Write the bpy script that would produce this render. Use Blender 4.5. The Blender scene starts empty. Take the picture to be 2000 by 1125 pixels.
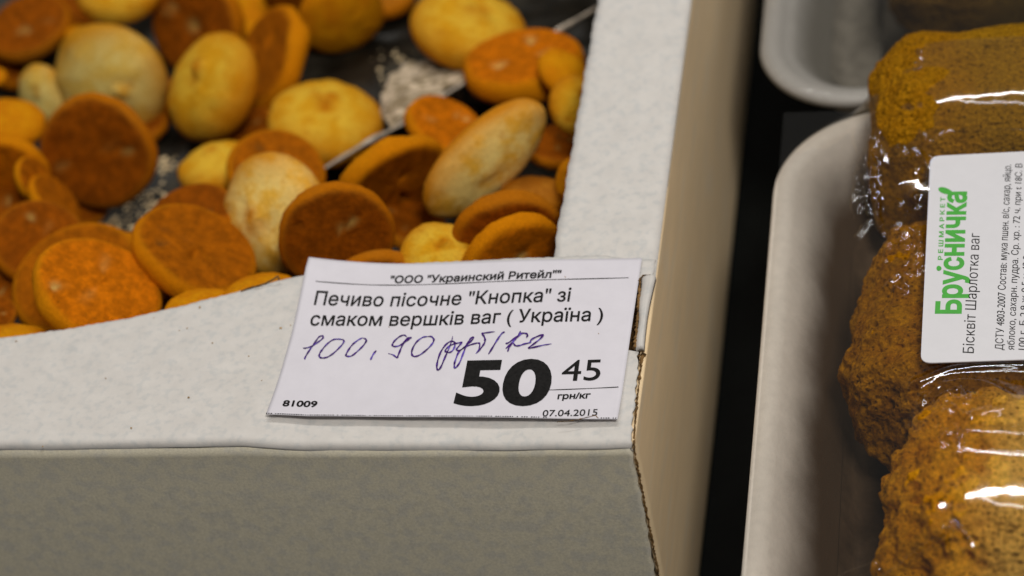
import bpy, math, random
import numpy as np
from mathutils import Vector, Euler, Matrix
# ------------------------------------------------------------------ units: shapes below are in centimetres
S = 0.01
sc = bpy.context.scene
COL = sc.collection
random.seed(7)
rng = np.random.default_rng(11)

# ------------------------------------------------------------------ camera
CE = (0.8047, 0.1664, 0.1380)
CP = np.array([9.0668, -36.5345, 41.1094])
cam = bpy.data.cameras.new('camera')
camo = bpy.data.objects.new('camera', cam); COL.objects.link(camo)
camo.location = Vector(CP) * S
camo.rotation_euler = Euler(CE, 'XYZ')
cam.sensor_width = 36.0; cam.lens = 4500 / 2000 * 36
cam.clip_start = 0.01; cam.clip_end = 50
cam.dof.use_dof = True; cam.dof.focus_distance = 0.575; cam.dof.aperture_fstop = 9.0
sc.camera = camo
RM = np.array(Euler(CE, 'XYZ').to_matrix())

def at(px, py, z):
    d = RM @ np.array([px - 1000, 562.5 - py, -4500.0])
    return CP + d * ((z - CP[2]) / d[2])

# ------------------------------------------------------------------ light
w = bpy.data.worlds.new("World"); sc.world = w; w.use_nodes = True
bg = w.node_tree.nodes['Background']
bg.inputs[0].default_value = (1.0, 0.96, 0.88, 1); bg.inputs[1].default_value = 0.135

def lamp(name, loc, aim, sx, sy, watts, col):
    l = bpy.data.lights.new(name, 'AREA'); l.shape = 'RECTANGLE'; l.size = sx * S; l.size_y = sy * S
    l.energy = watts; l.color = col
    o = bpy.data.objects.new(name, l); COL.objects.link(o); o.location = Vector(loc) * S
    o.rotation_euler = (Vector(aim) - Vector(loc)).to_track_quat('-Z', 'Y').to_euler()
    return o
lamp('strip_lamp', (-14, 76, 135), (0, 8, 0), 120, 6, 9.4, (1.0, 0.97, 0.92))
lamp('strip_lamp', (30, 34, 150), (0, 8, 0), 120, 4, 2.0, (1.0, 0.97, 0.92))
lamp('strip_lamp', (50, -56, 142), (0, 8, 0), 40, 22, 15.5, (1.0, 0.96, 0.9))

sc.view_settings.view_transform = 'Standard'; sc.view_settings.look = 'None'
sc.view_settings.exposure = 0.0; sc.view_settings.gamma = 1.0

# ------------------------------------------------------------------ numpy noise
def _h(ix, iy, iz, seed):
    n = (ix * 374761393 + iy * 668265263 + iz * 2147483647 + seed * 1274126177) & 0xffffffff
    n = ((n ^ (n >> 13)) * 1274126177) & 0xffffffff
    n = ((n ^ (n >> 16)) * 2246822519) & 0xffffffff
    return ((n ^ (n >> 15)) & 0xffff) / 65535.0
def vnoise(P, seed=0):
    P = np.asarray(P, float); F = np.floor(P).astype(np.int64); f = P - F; f = f * f * (3 - 2 * f)
    r = 0
    for dx in (0, 1):
        wx = f[:, 0] if dx else 1 - f[:, 0]
        for dy in (0, 1):
            wy = f[:, 1] if dy else 1 - f[:, 1]
            for dz in (0, 1):
                wz = f[:, 2] if dz else 1 - f[:, 2]
                r = r + wx * wy * wz * _h(F[:, 0] + dx, F[:, 1] + dy, F[:, 2] + dz, seed)
    return r * 2 - 1
def fbm(P, seed=0, octv=4, gain=0.5):
    P = np.asarray(P, float)
    r = 0; a = 1; t = 0
    for i in range(octv):
        r = r + a * vnoise(P * 2 ** i + i * 17.3, seed + i); t += a; a *= gain
    return r / t
def worley(P, seed=0):
    P = np.asarray(P, float); F = np.floor(P).astype(np.int64); best = np.full(len(P), 9.0)
    for dx in (-1, 0, 1):
        for dy in (-1, 0, 1):
            for dz in (-1, 0, 1):
                a, b, c = F[:, 0] + dx, F[:, 1] + dy, F[:, 2] + dz
                q = np.stack([a + _h(a, b, c, seed), b + _h(a, b, c, seed + 5), c + _h(a, b, c, seed + 9)], 1)
                best = np.minimum(best, ((P - q) ** 2).sum(1))
    return np.sqrt(best)

# ------------------------------------------------------------------ object helpers
def mk(name, V, F, m, parent=None, loc=None, smooth=True):
    """verts in world cm; loc = the object's base point (cm)"""
    V = np.asarray(V, float).reshape(-1, 3)
    if parent is not None: base = np.array(parent.location) / S
    else: base = np.array(loc if loc is not None else (0, 0, 0), float)
    me = bpy.data.meshes.new(name)
    me.from_pydata(((V - base) * S).tolist(), [], F if isinstance(F, list) else F.tolist())
    me.materials.append(m)
    if smooth: me.polygons.foreach_set('use_smooth', [True] * len(me.polygons))
    me.update()
    o = bpy.data.objects.new(name, me); COL.objects.link(o)
    if parent is not None: o.parent = parent
    else: o.location = Vector(base) * S
    return o
def empty(name, loc):
    o = bpy.data.objects.new(name, None); COL.objects.link(o); o.location = Vector(loc) * S
    o.empty_display_size = 0.01
    return o
def tag(o, label=None, cat=None, group=None, kind=None):
    if label: o['label'] = label
    if cat: o['category'] = cat
    if group: o['group'] = group
    if kind: o['kind'] = kind
    return o
def gridf(nu, nv, off=0, wrapu=False):
    """vertex index = i*nv + j"""
    F = []
    for i in range(nu if wrapu else nu - 1):
        i2 = (i + 1) % nu
        for j in range(nv - 1):
            F.append((off + i * nv + j, off + i2 * nv + j, off + i2 * nv + j + 1, off + i * nv + j + 1))
    return F
def sheet(top, nu, nv, down):
    """closed slab from a top grid (nu*nv,3) and a thickness vector (or array)"""
    top = np.asarray(top, float); bot = top + down
    n = nu * nv
    V = np.vstack([top, bot]); F = gridf(nu, nv)
    F += [tuple(reversed([q + n for q in f])) for f in gridf(nu, nv)]
    b = [i * nv for i in range(nu)] + [(nu - 1) * nv + j for j in range(1, nv)] + \
        [i * nv + nv - 1 for i in range(nu - 2, -1, -1)] + [j for j in range(nv - 2, 0, -1)]
    for k in range(len(b)):
        a, c = b[k], b[(k + 1) % len(b)]
        F.append((a, a + n, c + n, c))
    return V, F

# ------------------------------------------------------------------ materials
def mat(name, base, rough=0.6, var=0.1, scale=3.0, bump=0.2, bscale=20, bdist=0.02, spec=0.5, dark=None,
        col2=None, c2scale=1.2, c2lo=0.5, c2hi=0.7, stretch=(1, 1, 1), sheen=0, sss=0, coat=0):
    m = bpy.data.materials.new(name); m.use_nodes = True
    nt = m.node_tree; N = nt.nodes; L = nt.links; b = N['Principled BSDF']
    tc = N.new('ShaderNodeTexCoord'); mp = N.new('ShaderNodeMapping'); mp.inputs['Scale'].default_value = (100 * stretch[0], 100 * stretch[1], 100 * stretch[2])
    L.new(tc.outputs['Object'], mp.inputs[0])
    n1 = N.new('ShaderNodeTexNoise'); n1.inputs['Scale'].default_value = scale; n1.inputs['Detail'].default_value = 8; n1.inputs['Roughness'].default_value = 0.65
    L.new(mp.outputs[0], n1.inputs['Vector'])
    mr = N.new('ShaderNodeMapRange'); mr.inputs[1].default_value = 0.3; mr.inputs[2].default_value = 0.7
    mr.inputs[3].default_value = 1 - var; mr.inputs[4].default_value = 1 + var
    L.new(n1.outputs['Fac'], mr.inputs[0])
    src = None
    rgb = N.new('ShaderNodeRGB'); rgb.outputs[0].default_value = (*base, 1); src = rgb.outputs[0]
    if col2:
        n2 = N.new('ShaderNodeTexNoise'); n2.inputs['Scale'].default_value = c2scale; n2.inputs['Detail'].default_value = 5
        L.new(mp.outputs[0], n2.inputs['Vector'])
        r2 = N.new('ShaderNodeMapRange'); r2.interpolation_type = 'SMOOTHSTEP'; r2.inputs[1].default_value = c2lo; r2.inputs[2].default_value = c2hi
        L.new(n2.outputs['Fac'], r2.inputs[0])
        mx = N.new('ShaderNodeMix'); mx.data_type = 'RGBA'; L.new(r2.outputs[0], mx.inputs[0]); L.new(src, mx.inputs[6]); mx.inputs[7].default_value = (*col2, 1)
        src = mx.outputs[2]
    ml = N.new('ShaderNodeVectorMath'); ml.operation = 'SCALE'; L.new(src, ml.inputs[0]); L.new(mr.outputs[0], ml.inputs['Scale'])
    L.new(ml.outputs[0], b.inputs['Base Color'])
    b.inputs['Roughness'].default_value = rough; b.inputs['Specular IOR Level'].default_value = spec
    if coat: b.inputs['Coat Weight'].default_value = coat; b.inputs['Coat Roughness'].default_value = 0.1
    if sss:
        b.inputs['Subsurface Weight'].default_value = sss; b.inputs['Subsurface Radius'].default_value = (0.004, 0.002, 0.001); b.inputs['Subsurface Scale'].default_value = 1
    if bump:
        n3 = N.new('ShaderNodeTexNoise'); n3.inputs['Scale'].default_value = bscale; n3.inputs['Detail'].default_value = 6; n3.inputs['Roughness'].default_value = 0.7
        L.new(mp.outputs[0], n3.inputs['Vector'])
        bp = N.new('ShaderNodeBump'); bp.inputs['Strength'].default_value = bump; bp.inputs['Distance'].default_value = bdist * S
        L.new(n3.outputs['Fac'], bp.inputs['Height']); L.new(bp.outputs[0], b.inputs['Normal'])
    m['n'] = 1
    return m

M_white = mat('white_board', (0.58, 0.555, 0.53), 0.75, 0.06, 1.6, 0.3, 16, 0.02, 0.25, col2=(0.51, 0.505, 0.495), c2scale=5, c2lo=.45, c2hi=.7)
M_outer = mat('grey_board', (0.66, 0.61, 0.48), 0.8, 0.15, 15.0, 0.5, 22, 0.02, 0.2, col2=(0.58, 0.55, 0.47), c2scale=2.5, c2lo=.42, c2hi=.65)
M_side = mat('side_board', (0.86, 0.66, 0.41), 0.75, 0.05, 1.5, 0.4, 10, 0.03, 0.25, col2=(0.82, 0.66, 0.45), c2scale=1.2, stretch=(1, .3, 1.3))
M_core = mat('brown_card_core', (0.20, 0.115, 0.045), 0.9, 0.45, 4, 0.8, 12, 0.05, 0.1, col2=(0.05, 0.032, 0.018), c2scale=5)
M_tag = mat('label_paper', (0.63, 0.61, 0.67), 0.6, 0.03, 2, 0.25, 14, 0.01, 0.3)
M_ink = mat('black_ink', (0.010, 0.0095, 0.0095), 0.6, 0.5, 9, 0, spec=0.08)
M_pen = mat('violet_pen', (0.045, 0.008, 0.14), 0.5, 0.5, 9, 0, spec=.1, col2=(0.10, 0.06, 0.36), c2scale=5, c2lo=.5, c2hi=.62)
M_sticker = mat('sticker_paper', (0.60, 0.595, 0.63), 0.45, 0.02, 2, 0.05, 10, 0.01, 0.4)
M_green = mat('green_ink', (0.035, 0.33, 0.02), 0.5, 0.15, 6, 0)
M_black = mat('dark_shelf', (0.003, 0.0035, 0.003), 0.6, 0.3, 1, 0.3, 4, spec=.08)
M_foam = mat('foam', (0.66, 0.60, 0.53), 0.55, 0.06, 4, 0.55, 13, 0.03, 0.4)
M_shade = mat('brown_shade', (0.095, 0.06, 0.034), 0.45, 0.3, 2, 0.3, 8, spec=.4)  # shade colour of the sheet added in the near tray
M_shade2 = mat('grey_shade', (0.15, 0.135, 0.11), 0.4, 0.3, 2, 0.3, 8, spec=.5)  # shade colour of the sheet added in the far tray
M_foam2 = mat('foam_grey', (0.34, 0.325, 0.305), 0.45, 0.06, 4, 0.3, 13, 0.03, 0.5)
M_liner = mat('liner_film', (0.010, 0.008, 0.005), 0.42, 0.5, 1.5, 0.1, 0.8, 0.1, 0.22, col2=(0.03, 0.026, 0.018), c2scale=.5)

def film_mat(name, f0, rough, haze):
    m = bpy.data.materials.new(name); m.use_nodes = True
    nt = m.node_tree; N = nt.nodes; L = nt.links; N.clear()
    out = N.new('ShaderNodeOutputMaterial'); tr = N.new('ShaderNodeBsdfTransparent'); gl = N.new('ShaderNodeBsdfGlossy')
    tr.inputs[0].default_value = (0.945, 0.94, 0.93, 1)
    gl.inputs['Roughness'].default_value = rough
    lw = N.new('ShaderNodeLayerWeight'); lw.inputs[0].default_value = 0.35
    mr = N.new('ShaderNodeMapRange'); mr.inputs[3].default_value = f0; mr.inputs[4].default_value = 0.45
    L.new(lw.outputs['Fresnel'], mr.inputs[0])
    df = N.new('ShaderNodeBsdfDiffuse'); df.inputs[0].default_value = (0.8, 0.8, 0.8, 1)
    m1 = N.new('ShaderNodeMixShader'); m1.inputs[0].default_value = haze; L.new(tr.outputs[0], m1.inputs[1]); L.new(df.outputs[0], m1.inputs[2])
    m2 = N.new('ShaderNodeMixShader'); L.new(mr.outputs[0], m2.inputs[0]); L.new(m1.outputs[0], m2.inputs[1]); L.new(gl.outputs[0], m2.inputs[2])
    L.new(m2.outputs[0], out.inputs[0])
    return m
M_film = film_mat('cling_film', 0.06, 0.075, 0.001)

# ------------------------------------------------------------------ setting
def box_vf(x0, x1, y0, y1, z0, z1):
    V = [(x, y, z) for x in (x0, x1) for y in (y0, y1) for z in (z0, z1)]
    F = [(0, 1, 3, 2), (4, 6, 7, 5), (0, 4, 5, 1), (2, 3, 7, 6), (0, 2, 6, 4), (1, 5, 7, 3)]
    return V, F
V, F = box_vf(-120, 120, -60, 160, -14, -11.4)
tag(mk('counter', V, F, M_black, loc=(0, 0, -11.4), smooth=False), kind='structure')
V, F = box_vf(6.5, 40, -12, 11.5, -11.35, -5.35)
tag(mk('shelf_riser', V, F, M_black, loc=(10, 0, -11.35), smooth=False), kind='structure')
V, F = box_vf(6.5, 40, 22, 46, -11.35, -6.3)
tag(mk('shelf_riser', V, F, M_black, loc=(10, 25, -11.35), smooth=False), kind='structure')

# ------------------------------------------------------------------ cardboard box
XL, YB, HB = -34.0, 34.0, 11.2
box = tag(empty('cardboard_box', (0, 0, -11.3)), 'open white cardboard display box holding loose round biscuits', 'box')
edge_px = [(-520, 700), (-200, 676), (0, 658), (120, 643), (250, 622), (330, 605), (450, 575), (545, 547), (600, 536), (650, 521), (830, 512), (1080, 503), (1180, 500), (1236, 508)]
EW = np.array([at(x, y, 0)[:2] for x, y in edge_px])
def edge_y(x): return float(np.interp(x, EW[:, 0], EW[:, 1]))
def rim_z(x, y):
    """gentle bow of the front flap: a crease at y=2.6, a raised bead towards the fold"""
    z = 0.0
    cr = 2.62 + 0.05 * math.sin(x * 0.9) + 0.04 * math.sin(x * 2.3 + 1)
    k = min(1, max(0, (-x - 8.3) / 1.5))
    if y < cr: z += 0.075 * (cr - y) * k
    z += 0.03 * math.sin(x * 0.55 + y * .4)
    return z
# front flap + rounded fold + front wall, as two slabs
nx = 260; xs = np.linspace(XL, -0.03, nx)
T = []
nvf = 60
for x in xs:
    ye = edge_y(x) + 0.012 * math.sin(x * 23) + 0.02 * (random.random() - .5)
    # right end of the flap stops where the corner tab is torn
    zf0 = rim_z(x, 0.3) + 0.008 * math.sin(x * 3.1 + 1.5)
    dr = 0.12 + 0.05 * math.sin(x * .7) + 0.03 * math.sin(x * 2.9) + .02 * math.sin(x * 7.7) + .012 * math.sin(x * 19)
    for j in range(14):
        a = min(1.0, (13 - j) / 11) * math.pi / 2; ex = max(0, (2 - j)) / 2 * dr
        T.append((x, 0.20 - 0.20 * math.sin(a) + (0.012 * math.sin(x * .8) + .008 * math.sin(x * 2.3)) * (1 - j / 13) * min(1, j / 3) + 0.034 * (ex / dr), zf0 - 0.20 + 0.20 * math.cos(a) - ex))
    for j in range(14, nvf):
        v = (j - 13) / (nvf - 14)
        y = 0.20 + (ye - 0.20) * v
        T.append((x, y, rim_z(x, y) + 0.008 * math.sin(x * 3.1 + y * 5)))
T = np.array(T).reshape(nx, nvf, 3)
# cut the flap's right end: torn notch x(y)
def right_end(y):
    pts = [(-1, -0.05), (-0.1, -0.06), (0.8, -0.08), (2.0, -0.10), (3.05, -0.16), (3.1, -0.66), (5.6, -0.70), (5.65, -0.03), (9, -0.03)]
    return float(np.interp(y, [p[0] for p in pts], [p[1] for p in pts]))
for j in range(nvf):
    for i in range(nx):
        y = T[i, j, 1]; lim = right_end(y) + 0.025 * math.sin(y * 17) + 0.015 * math.sin(y * 41)
        if T[i, j, 0] > lim: T[i, j, 0] = lim + 0.0004 * (i - nx)
V, F = sheet(T.reshape(-1, 3), nx, nvf, np.array([0, 0.03, -0.10]))
flap = mk('front_flap', V, F, M_white, box)
# front wall with a rounded top fold
nw = 60; T = []
fold = []
for k in range(9):
    a = math.radians(90 * k / 8); fold.append((0.30 - 0.30 * math.sin(a), -0.30 + 0.30 * math.cos(a)))
zs = list(np.linspace(-0.21, -HB, 40))
prof = [(0.010, z) for z in zs]
xs2 = np.linspace(XL, -0.04, 300)
for x in xs2:
    z0 = rim_z(x, 0.3) + 0.008 * math.sin(x * 3.1 + 1.5)
    wob = 0.035 * math.sin(x * 0.8) + 0.02 * math.sin(x * 2.7)
    for k, (y, z) in enumerate(prof):
        t = max(0.0, 1 + z / 0.9)
        bulge = 0.06 * math.sin(min(1, -z / HB) * math.pi)
        zz = z + z0 * t
        T.append((x, y - bulge * min(1, -z / 2) * 1.0, zz))
T = np.array(T)
x1 = T[:, 0] > -0.2
T[x1, 0] += -0.03 + 0.03 * np.sin(T[x1, 2] * 9) - 0.02 * np.sin(T[x1, 2] * 21)
V, F = sheet(T, len(xs2), len(prof), np.array([0, 0.15, -0.0]))
def dual(n1, n2): pass
fw = mk('front_wall', V, F, M_outer, box)
# the white liner shows on the fold itself: a strip 2 mm deep above the grey print
FB = [p for p in fold]
# side wall (outer face at x=0) and its rim
ny = 120
ysd = np.linspace(0.22, YB, ny); nz = 60
T = []
for y in ysd:
    for k in range(nz):
        z = -0.12 - (HB - 0.12) * k / (nz - 1)
        T.append((0.0 + 0.05 * math.sin(-z / HB * math.pi) + 0.0012 * math.sin(z * 7.5 + .3 * math.sin(y)) + 0.012 * math.sin(y * .35 + z * .2), y, z))
V, F = sheet(T, ny, nz, np.array([-0.15, 0, 0]))
mk('side_wall', V, F, M_side, box)
ny = 200; ysd = np.linspace(5.72, YB, ny); nu = 14; T = []
WI = lambda y: -2.79 + 0.015 * math.sin(y * 3.0) + 0.012 * math.sin(y * 11)
for y in ysd:
    for i in range(nu):
        u = i / (nu - 1)
        x = WI(y) * (1 - u) + 0.0 * u
        z = 0.02 - 0.06 * max(0, (u - .9) / .1) ** 2 + 0.02 * math.sin(y * .5) * (1 - u) - (0.16 if y < 6.6 else 0.16 * max(0, 1 - (y - 6.6) / 0.6)) * (1 - u * .9)
        T.append((x, y, z))
V, F = sheet(T, ny, nu, np.array([0, 0, -0.13]))
mk('side_rim', V, F, M_white, box)
# hidden-side walls, rims and bottom keep the light out of the box
V, F = box_vf(XL, XL + .15, 0.2, YB, -HB, -.16); mk('side_wall', V, F, M_outer, box, smooth=False)
V, F = box_vf(XL + .2, -.2, YB - .15, YB, -HB, -.16); mk('back_wall', V, F, M_outer, box, smooth=False)
V, F = box_vf(XL + .2, -.2, .2, YB - .2, -HB + .02, -HB + .15); mk('bottom', V, F, M_white, box, smooth=False)
V, F = box_vf(XL, XL + 2.8, 4.2, YB, -.13, .02); mk('side_rim', V, F, M_white, box, smooth=False)
V, F = box_vf(XL + 2.85, -2.85, YB - 3, YB, -.13, .02); mk('back_rim', V, F, M_white, box, smooth=False)

# torn corner: folded end tab, ragged brown core edges, dark hole beside the price tag
def ribbon(name, pts, wid, thick, m, parent, jag=0.03, seed=1, n=60):
    """ragged strip along a polyline in cm"""
    r = random.Random(seed); P = np.array(pts, float)
    d = np.r_[0, np.cumsum(np.linalg.norm(np.diff(P, axis=0), axis=1))]
    t = np.linspace(0, d[-1], n); C = np.stack([np.interp(t, d, P[:, k]) for k in range(3)], 1)
    V = []
    for i in range(n):
        a = wid * (0.5 + r.random() * .5); j1 = (r.random() - .5) * jag; j2 = (r.random() - .5) * jag
        c = C[i]
        V += [(c[0] - a / 2 + j1, c[1] + j2 * .4, c[2] + j2), (c[0] + j1, c[1] + j1, c[2] + thick * (0.5 + r.random() * .6)),
              (c[0] + a / 2 + j2, c[1] + j1 * .4, c[2] + j1), (c[0] + j2, c[1], c[2] - thick)]
    F = []
    for i in range(n - 1):
        for k in range(4):
            F.append((i * 4 + k, i * 4 + (k + 1) % 4, (i + 1) * 4 + (k + 1) % 4, (i + 1) * 4 + k))
    F += [(3, 2, 1, 0), tuple((n - 1) * 4 + k for k in range(4))]
    return mk(name, V, F, m, parent, smooth=False)
nu, nv = 9, 40; T = []
for i in range(nu):
    for j in range(nv):
        v = j / (nv - 1); y = 3.12 + 2.52 * v; u = i / (nu - 1)
        x0 = -0.24 + 0.02 * math.sin(y * 5) - 0.09 * v; x1 = -0.02 + 0.07 * v ** 1.5 - 0.04 * math.sin(v * 3.1)
        z = 0.05 + 0.07 * math.sin(u * math.pi) + (0.03 if u > .72 else 0) - 0.06 * abs(u - .7) + 0.05 * v
        T.append((x0 + (x1 - x0) * u, y, z))
V, F = sheet(T, nu, nv, np.array([0, 0, -0.16]))
mk('torn_tab', V, F, M_white, box)
ribbon('torn_edge', [(-0.26, 3.1, 0.05), (-0.29, 4.3, 0.07), (-0.36, 5.55, 0.09), (-0.28, 5.68, 0.10), (-0.05, 5.70, 0.07)], 0.075, 0.05, M_core, box, 0.05, 3, 70)
V, F = box_vf(-1.6, -0.20, 3.0, 5.7, -1.3, -0.9); mk('inner_layer', V, F, M_core, box, smooth=False)
ribbon('torn_edge', [(-0.07, 3.05, -0.05), (-0.05, 2.0, -0.05), (-0.03, 0.9, -0.06), (-0.02, 0.25, -0.12), (0.0, 0.03, -0.5), (0.0, 0.0, -1.2), (0.01, 0.0, -3), (0.01, -0.02, -6), (0.01, 0.0, -9), (0.01, 0, -11.1)], 0.07, 0.06, M_core, box, 0.045, 5, 230)
ribbon('torn_edge', [(-0.45, 3.05, -.02), (-0.2, 3.0, -.12), (-0.0, 3.08, -.1), (-0.08, 2.8, -.05)], 0.07, 0.05, M_core, box, 0.08, 9, 24)
# the small torn lip that overlaps the tag's lower edge, and the chewed bit at the window edge
def blob_sheet(name, pts, z0, m, parent, lift=None, thick=0.02):
    P = np.array([at(x, y, z0) for x, y in pts]); c = P.mean(0)
    V = []; n = len(P); rings = 5
    for k in range(rings):
        t = 1 - k / rings
        for p in P:
            q = c + (p - c) * t; q[2] += (lift or 0.03) * (1 - t ** 2); V.append(q)
    V.append(c + np.array([0, 0, (lift or .03)]))
    F = []
    for k in range(rings - 1):
        for i in range(n):
            F.append((k * n + i, k * n + (i + 1) % n, (k + 1) * n + (i + 1) % n, (k + 1) * n + i))
    for i in range(n): F.append(((rings - 1) * n + i, (rings - 1) * n + (i + 1) % n, len(V) - 1))
    V0 = np.array(V); B = V0[:n] - np.array([0, 0, thick]); V = np.vstack([V0, B]); o = len(V0)
    for i in range(n): F.append((i, o + i, o + (i + 1) % n, (i + 1) % n))
    F.append(tuple(o + i for i in reversed(range(n))))
    return mk(name, V, F, m, parent)
lip = [(1068, 832), (1085, 829), (1110, 825), (1132, 821), (1148, 816), (1158, 812), (1166, 813), (1169, 819), (1172, 828), (1160, 833), (1120, 835), (1080, 836)]
lipP = np.array([at(x, y, 0.235 if y < 829 else (0.16 if y < 836 else .07)) for x, y in lip]); lc = lipP.mean(0); n_ = len(lip)
V = []
for k in range(5):
    for q in lipP: V.append(lc + (q - lc) * (1 - k / 5) + np.array([0, 0, .002 * k]))
V.append(lc + np.array([0, 0, .012])); F = []
for k in range(4):
    for i in range(n_): F.append((k * n_ + i, k * n_ + (i + 1) % n_, (k + 1) * n_ + (i + 1) % n_, (k + 1) * n_ + i))
for i in range(n_): F.append((4 * n_ + i, 4 * n_ + (i + 1) % n_, 5 * n_))
o_ = len(V); V += [q - np.array([0, 0, .05]) for q in lipP]
for i in range(n_): F.append((i, o_ + i, o_ + (i + 1) % n_, (i + 1) % n_))
ribbon('torn_edge', [at(470, 570, 0.02), at(488, 562, 0.06), at(505, 558, 0.10), at(520, 553, 0.10), at(533, 546, 0.16), at(543, 539, 0.25), at(545, 545, 0.1)], 0.06, 0.04, M_core, box, 0.05, 12, 26)

# ------------------------------------------------------------------ price tag
G = [at(525, 825, 0), at(1208, 828, 0), at(1255, 510, 0), at(609, 521, 0)]
t0 = G[0]; TU = (G[1] - G[0]); TVl = (G[3] - G[0]); TVr = (G[2] - G[1])
UL = np.linalg.norm(TU); ud = TU / UL; vd = np.array([-ud[1], ud[0], 0])
def tag_z(p):
    """height of the tag paper above the flap, at a plane point"""
    r = np.array(p[:2]) - t0[:2]; u = r @ ud[:2]; v = r @ vd[:2]
    z = rim_z(p[0], max(p[1], .3)) + 0.035
    z += 0.16 * max(0, 1 - v / 1.3) ** 1.5 * (0.55 + .45 * math.sin(min(max(u, 0), 9) / 9 * 3.14)) + 0.06
    a = max(0.0, 1 - u / 2.6); b = min(1.0, max(0.0, (v - 2.9) / 2.3))
    z += 0.26 * a ** 2 * b ** 1.3
    z += 0.012 * math.sin(u * 1.3 + .4)
    return z
tagE = tag(empty('price_tag', (-5, 3, 0)), 'white printed price tag with handwritten violet price lying on the box corner', 'price tag')
nu, nv = 90, 54; T = []
for i in range(nu):
    for j in range(nv):
        u = i / (nu - 1); v = j / (nv - 1)
        p = (G[0] * (1 - u) + G[1] * u) * (1 - v) + (G[3] * (1 - u) + G[2] * u) * v
        p = p.copy(); p[2] = tag_z(p); T.append(p)
V, F = sheet(T, nu, nv, np.array([0, 0, -0.012]))
mk('paper', V, F, M_tag, tagE)

def text_mesh(body, bold=0.0, spacing=1.0):
    """letter outlines of the built-in font, thickened by bold, filled by the non-zero rule"""
    from mathutils.geometry import delaunay_2d_cdt
    c = bpy.data.curves.new('t', 'FONT'); c.body = body; c.space_character = spacing
    o = bpy.data.objects.new('t', c); COL.objects.link(o)
    dg = bpy.context.evaluated_depsgraph_get(); dg.update()
    cu = o.to_curve(dg)
    polys = []
    for sp in cu.splines:
        pts = []
        bz = sp.bezier_points; n = len(bz)
        for i in range(n):
            p, q = bz[i], bz[(i + 1) % n]
            P0, P1, P2, P3 = (np.array(v[:2]) for v in (p.co, p.handle_right, q.handle_left, q.co))
            d = P3 - P0; L = np.linalg.norm(d) + 1e-9
            flat = max(abs(np.cross(d, P1 - P0)), abs(np.cross(d, P2 - P0))) / L
            k = 1 if flat < 1e-3 else 6
            for j in range(k):
                t = j / k; pts.append((1 - t) ** 3 * P0 + 3 * t * (1 - t) ** 2 * P1 + 3 * t * t * (1 - t) * P2 + t ** 3 * P3)
        pts = np.array(pts)
        keep = np.linalg.norm(pts - np.roll(pts, 1, 0), axis=1) > 1e-4
        pts = pts[keep]
        if len(pts) > 2: polys.append(pts)
    o.to_curve_clear(); bpy.data.objects.remove(o); bpy.data.curves.remove(c)
    area = lambda p: 0.5 * np.sum(p[:, 0] * np.roll(p[:, 1], -1) - np.roll(p[:, 0], -1) * p[:, 1])
    # glyph by glyph (contours whose boxes overlap belong together)
    bb = [(p[:, 0].min(), p[:, 0].max()) for p in polys]; grp = list(range(len(polys)))
    for i in range(len(polys)):
        for j in range(i):
            if bb[i][0] < bb[j][1] and bb[j][0] < bb[i][1]:
                gi, gj = grp[i], grp[j]; grp = [gj if g == gi else g for g in grp]
    VV = []; FF = []
    for g in sorted(set(grp)):
        ps = [polys[i] for i in range(len(polys)) if grp[i] == g]
        sg = 1 if sum(area(p) for p in ps) > 0 else -1
        if bold:
            out = []
            for p in ps:
                e0 = p - np.roll(p, 1, 0); e1 = np.roll(p, -1, 0) - p
                n0 = np.stack([e0[:, 1], -e0[:, 0]], 1) / np.linalg.norm(e0, axis=1)[:, None]; n1 = np.stack([e1[:, 1], -e1[:, 0]], 1) / np.linalg.norm(e1, axis=1)[:, None]
                m_ = n0 + n1; l = (m_ ** 2).sum(1); m_ = m_ / np.maximum(l, .6)[:, None] * 2
                out.append(p + m_ * bold * sg)
            ps = out
        vs = []; ed = []
        for p in ps:
            k = len(vs); vs += [Vector((float(x), float(y))) for x, y in p]; ed += [(k + i, k + (i + 1) % len(p)) for i in range(len(p))]
        v2, _, f2, _, _, _ = delaunay_2d_cdt(vs, ed, [], 0, 1e-6)
        v2 = np.array([(v[0], v[1]) for v in v2]); f2 = [tuple(f) for f in f2]
        if not f2: continue
        cen = np.array([v2[list(f)].mean(0) for f in f2]); wn = np.zeros(len(cen))
        for p in ps:
            q = np.roll(p, -1, 0)
            for (x0, y0), (x1, y1) in zip(p, q):
                up = (y0 <= cen[:, 1]) & (y1 > cen[:, 1]); dn = (y0 > cen[:, 1]) & (y1 <= cen[:, 1])
                isl = (x1 - x0) * (cen[:, 1] - y0) - (cen[:, 0] - x0) * (y1 - y0)
                wn += (up & (isl > 0)).astype(int) - (dn & (isl < 0)).astype(int)
        k = len(VV); VV += [(x, y, 0) for x, y in v2]; FF += [tuple(i + k for i in f) for f, w_ in zip(f2, wn) if w_ != 0]
    used = sorted({i for f in FF for i in f}); mp_ = {u: i for i, u in enumerate(used)}
    return np.array(VV)[used], [tuple(mp_[i] for i in f) for f in FF]
CAP = 0.729
def place_text(name, body, p0, p1, p2, zf, m, parent, bold=0.0, cap=CAP, spacing=1.0, lift=0.006):
    """p0,p1: ends of the baseline, p2: cap line above p0 (photo points that lie on the paper)"""
    V, F = text_mesh(body, bold, spacing)
    x0, x1 = V[:, 0].min(), V[:, 0].max()
    A, B, C = [at(q[0], q[1], zf) for q in (p0, p1, p2)]
    out = []
    for v in V:
        s = (v[0] - x0) / (x1 - x0); t = v[1] / cap
        out.append(A + (B - A) * s + (C - A) * t)
    out = np.array(out)
    return out, F, (name, m, parent, lift)
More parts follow.
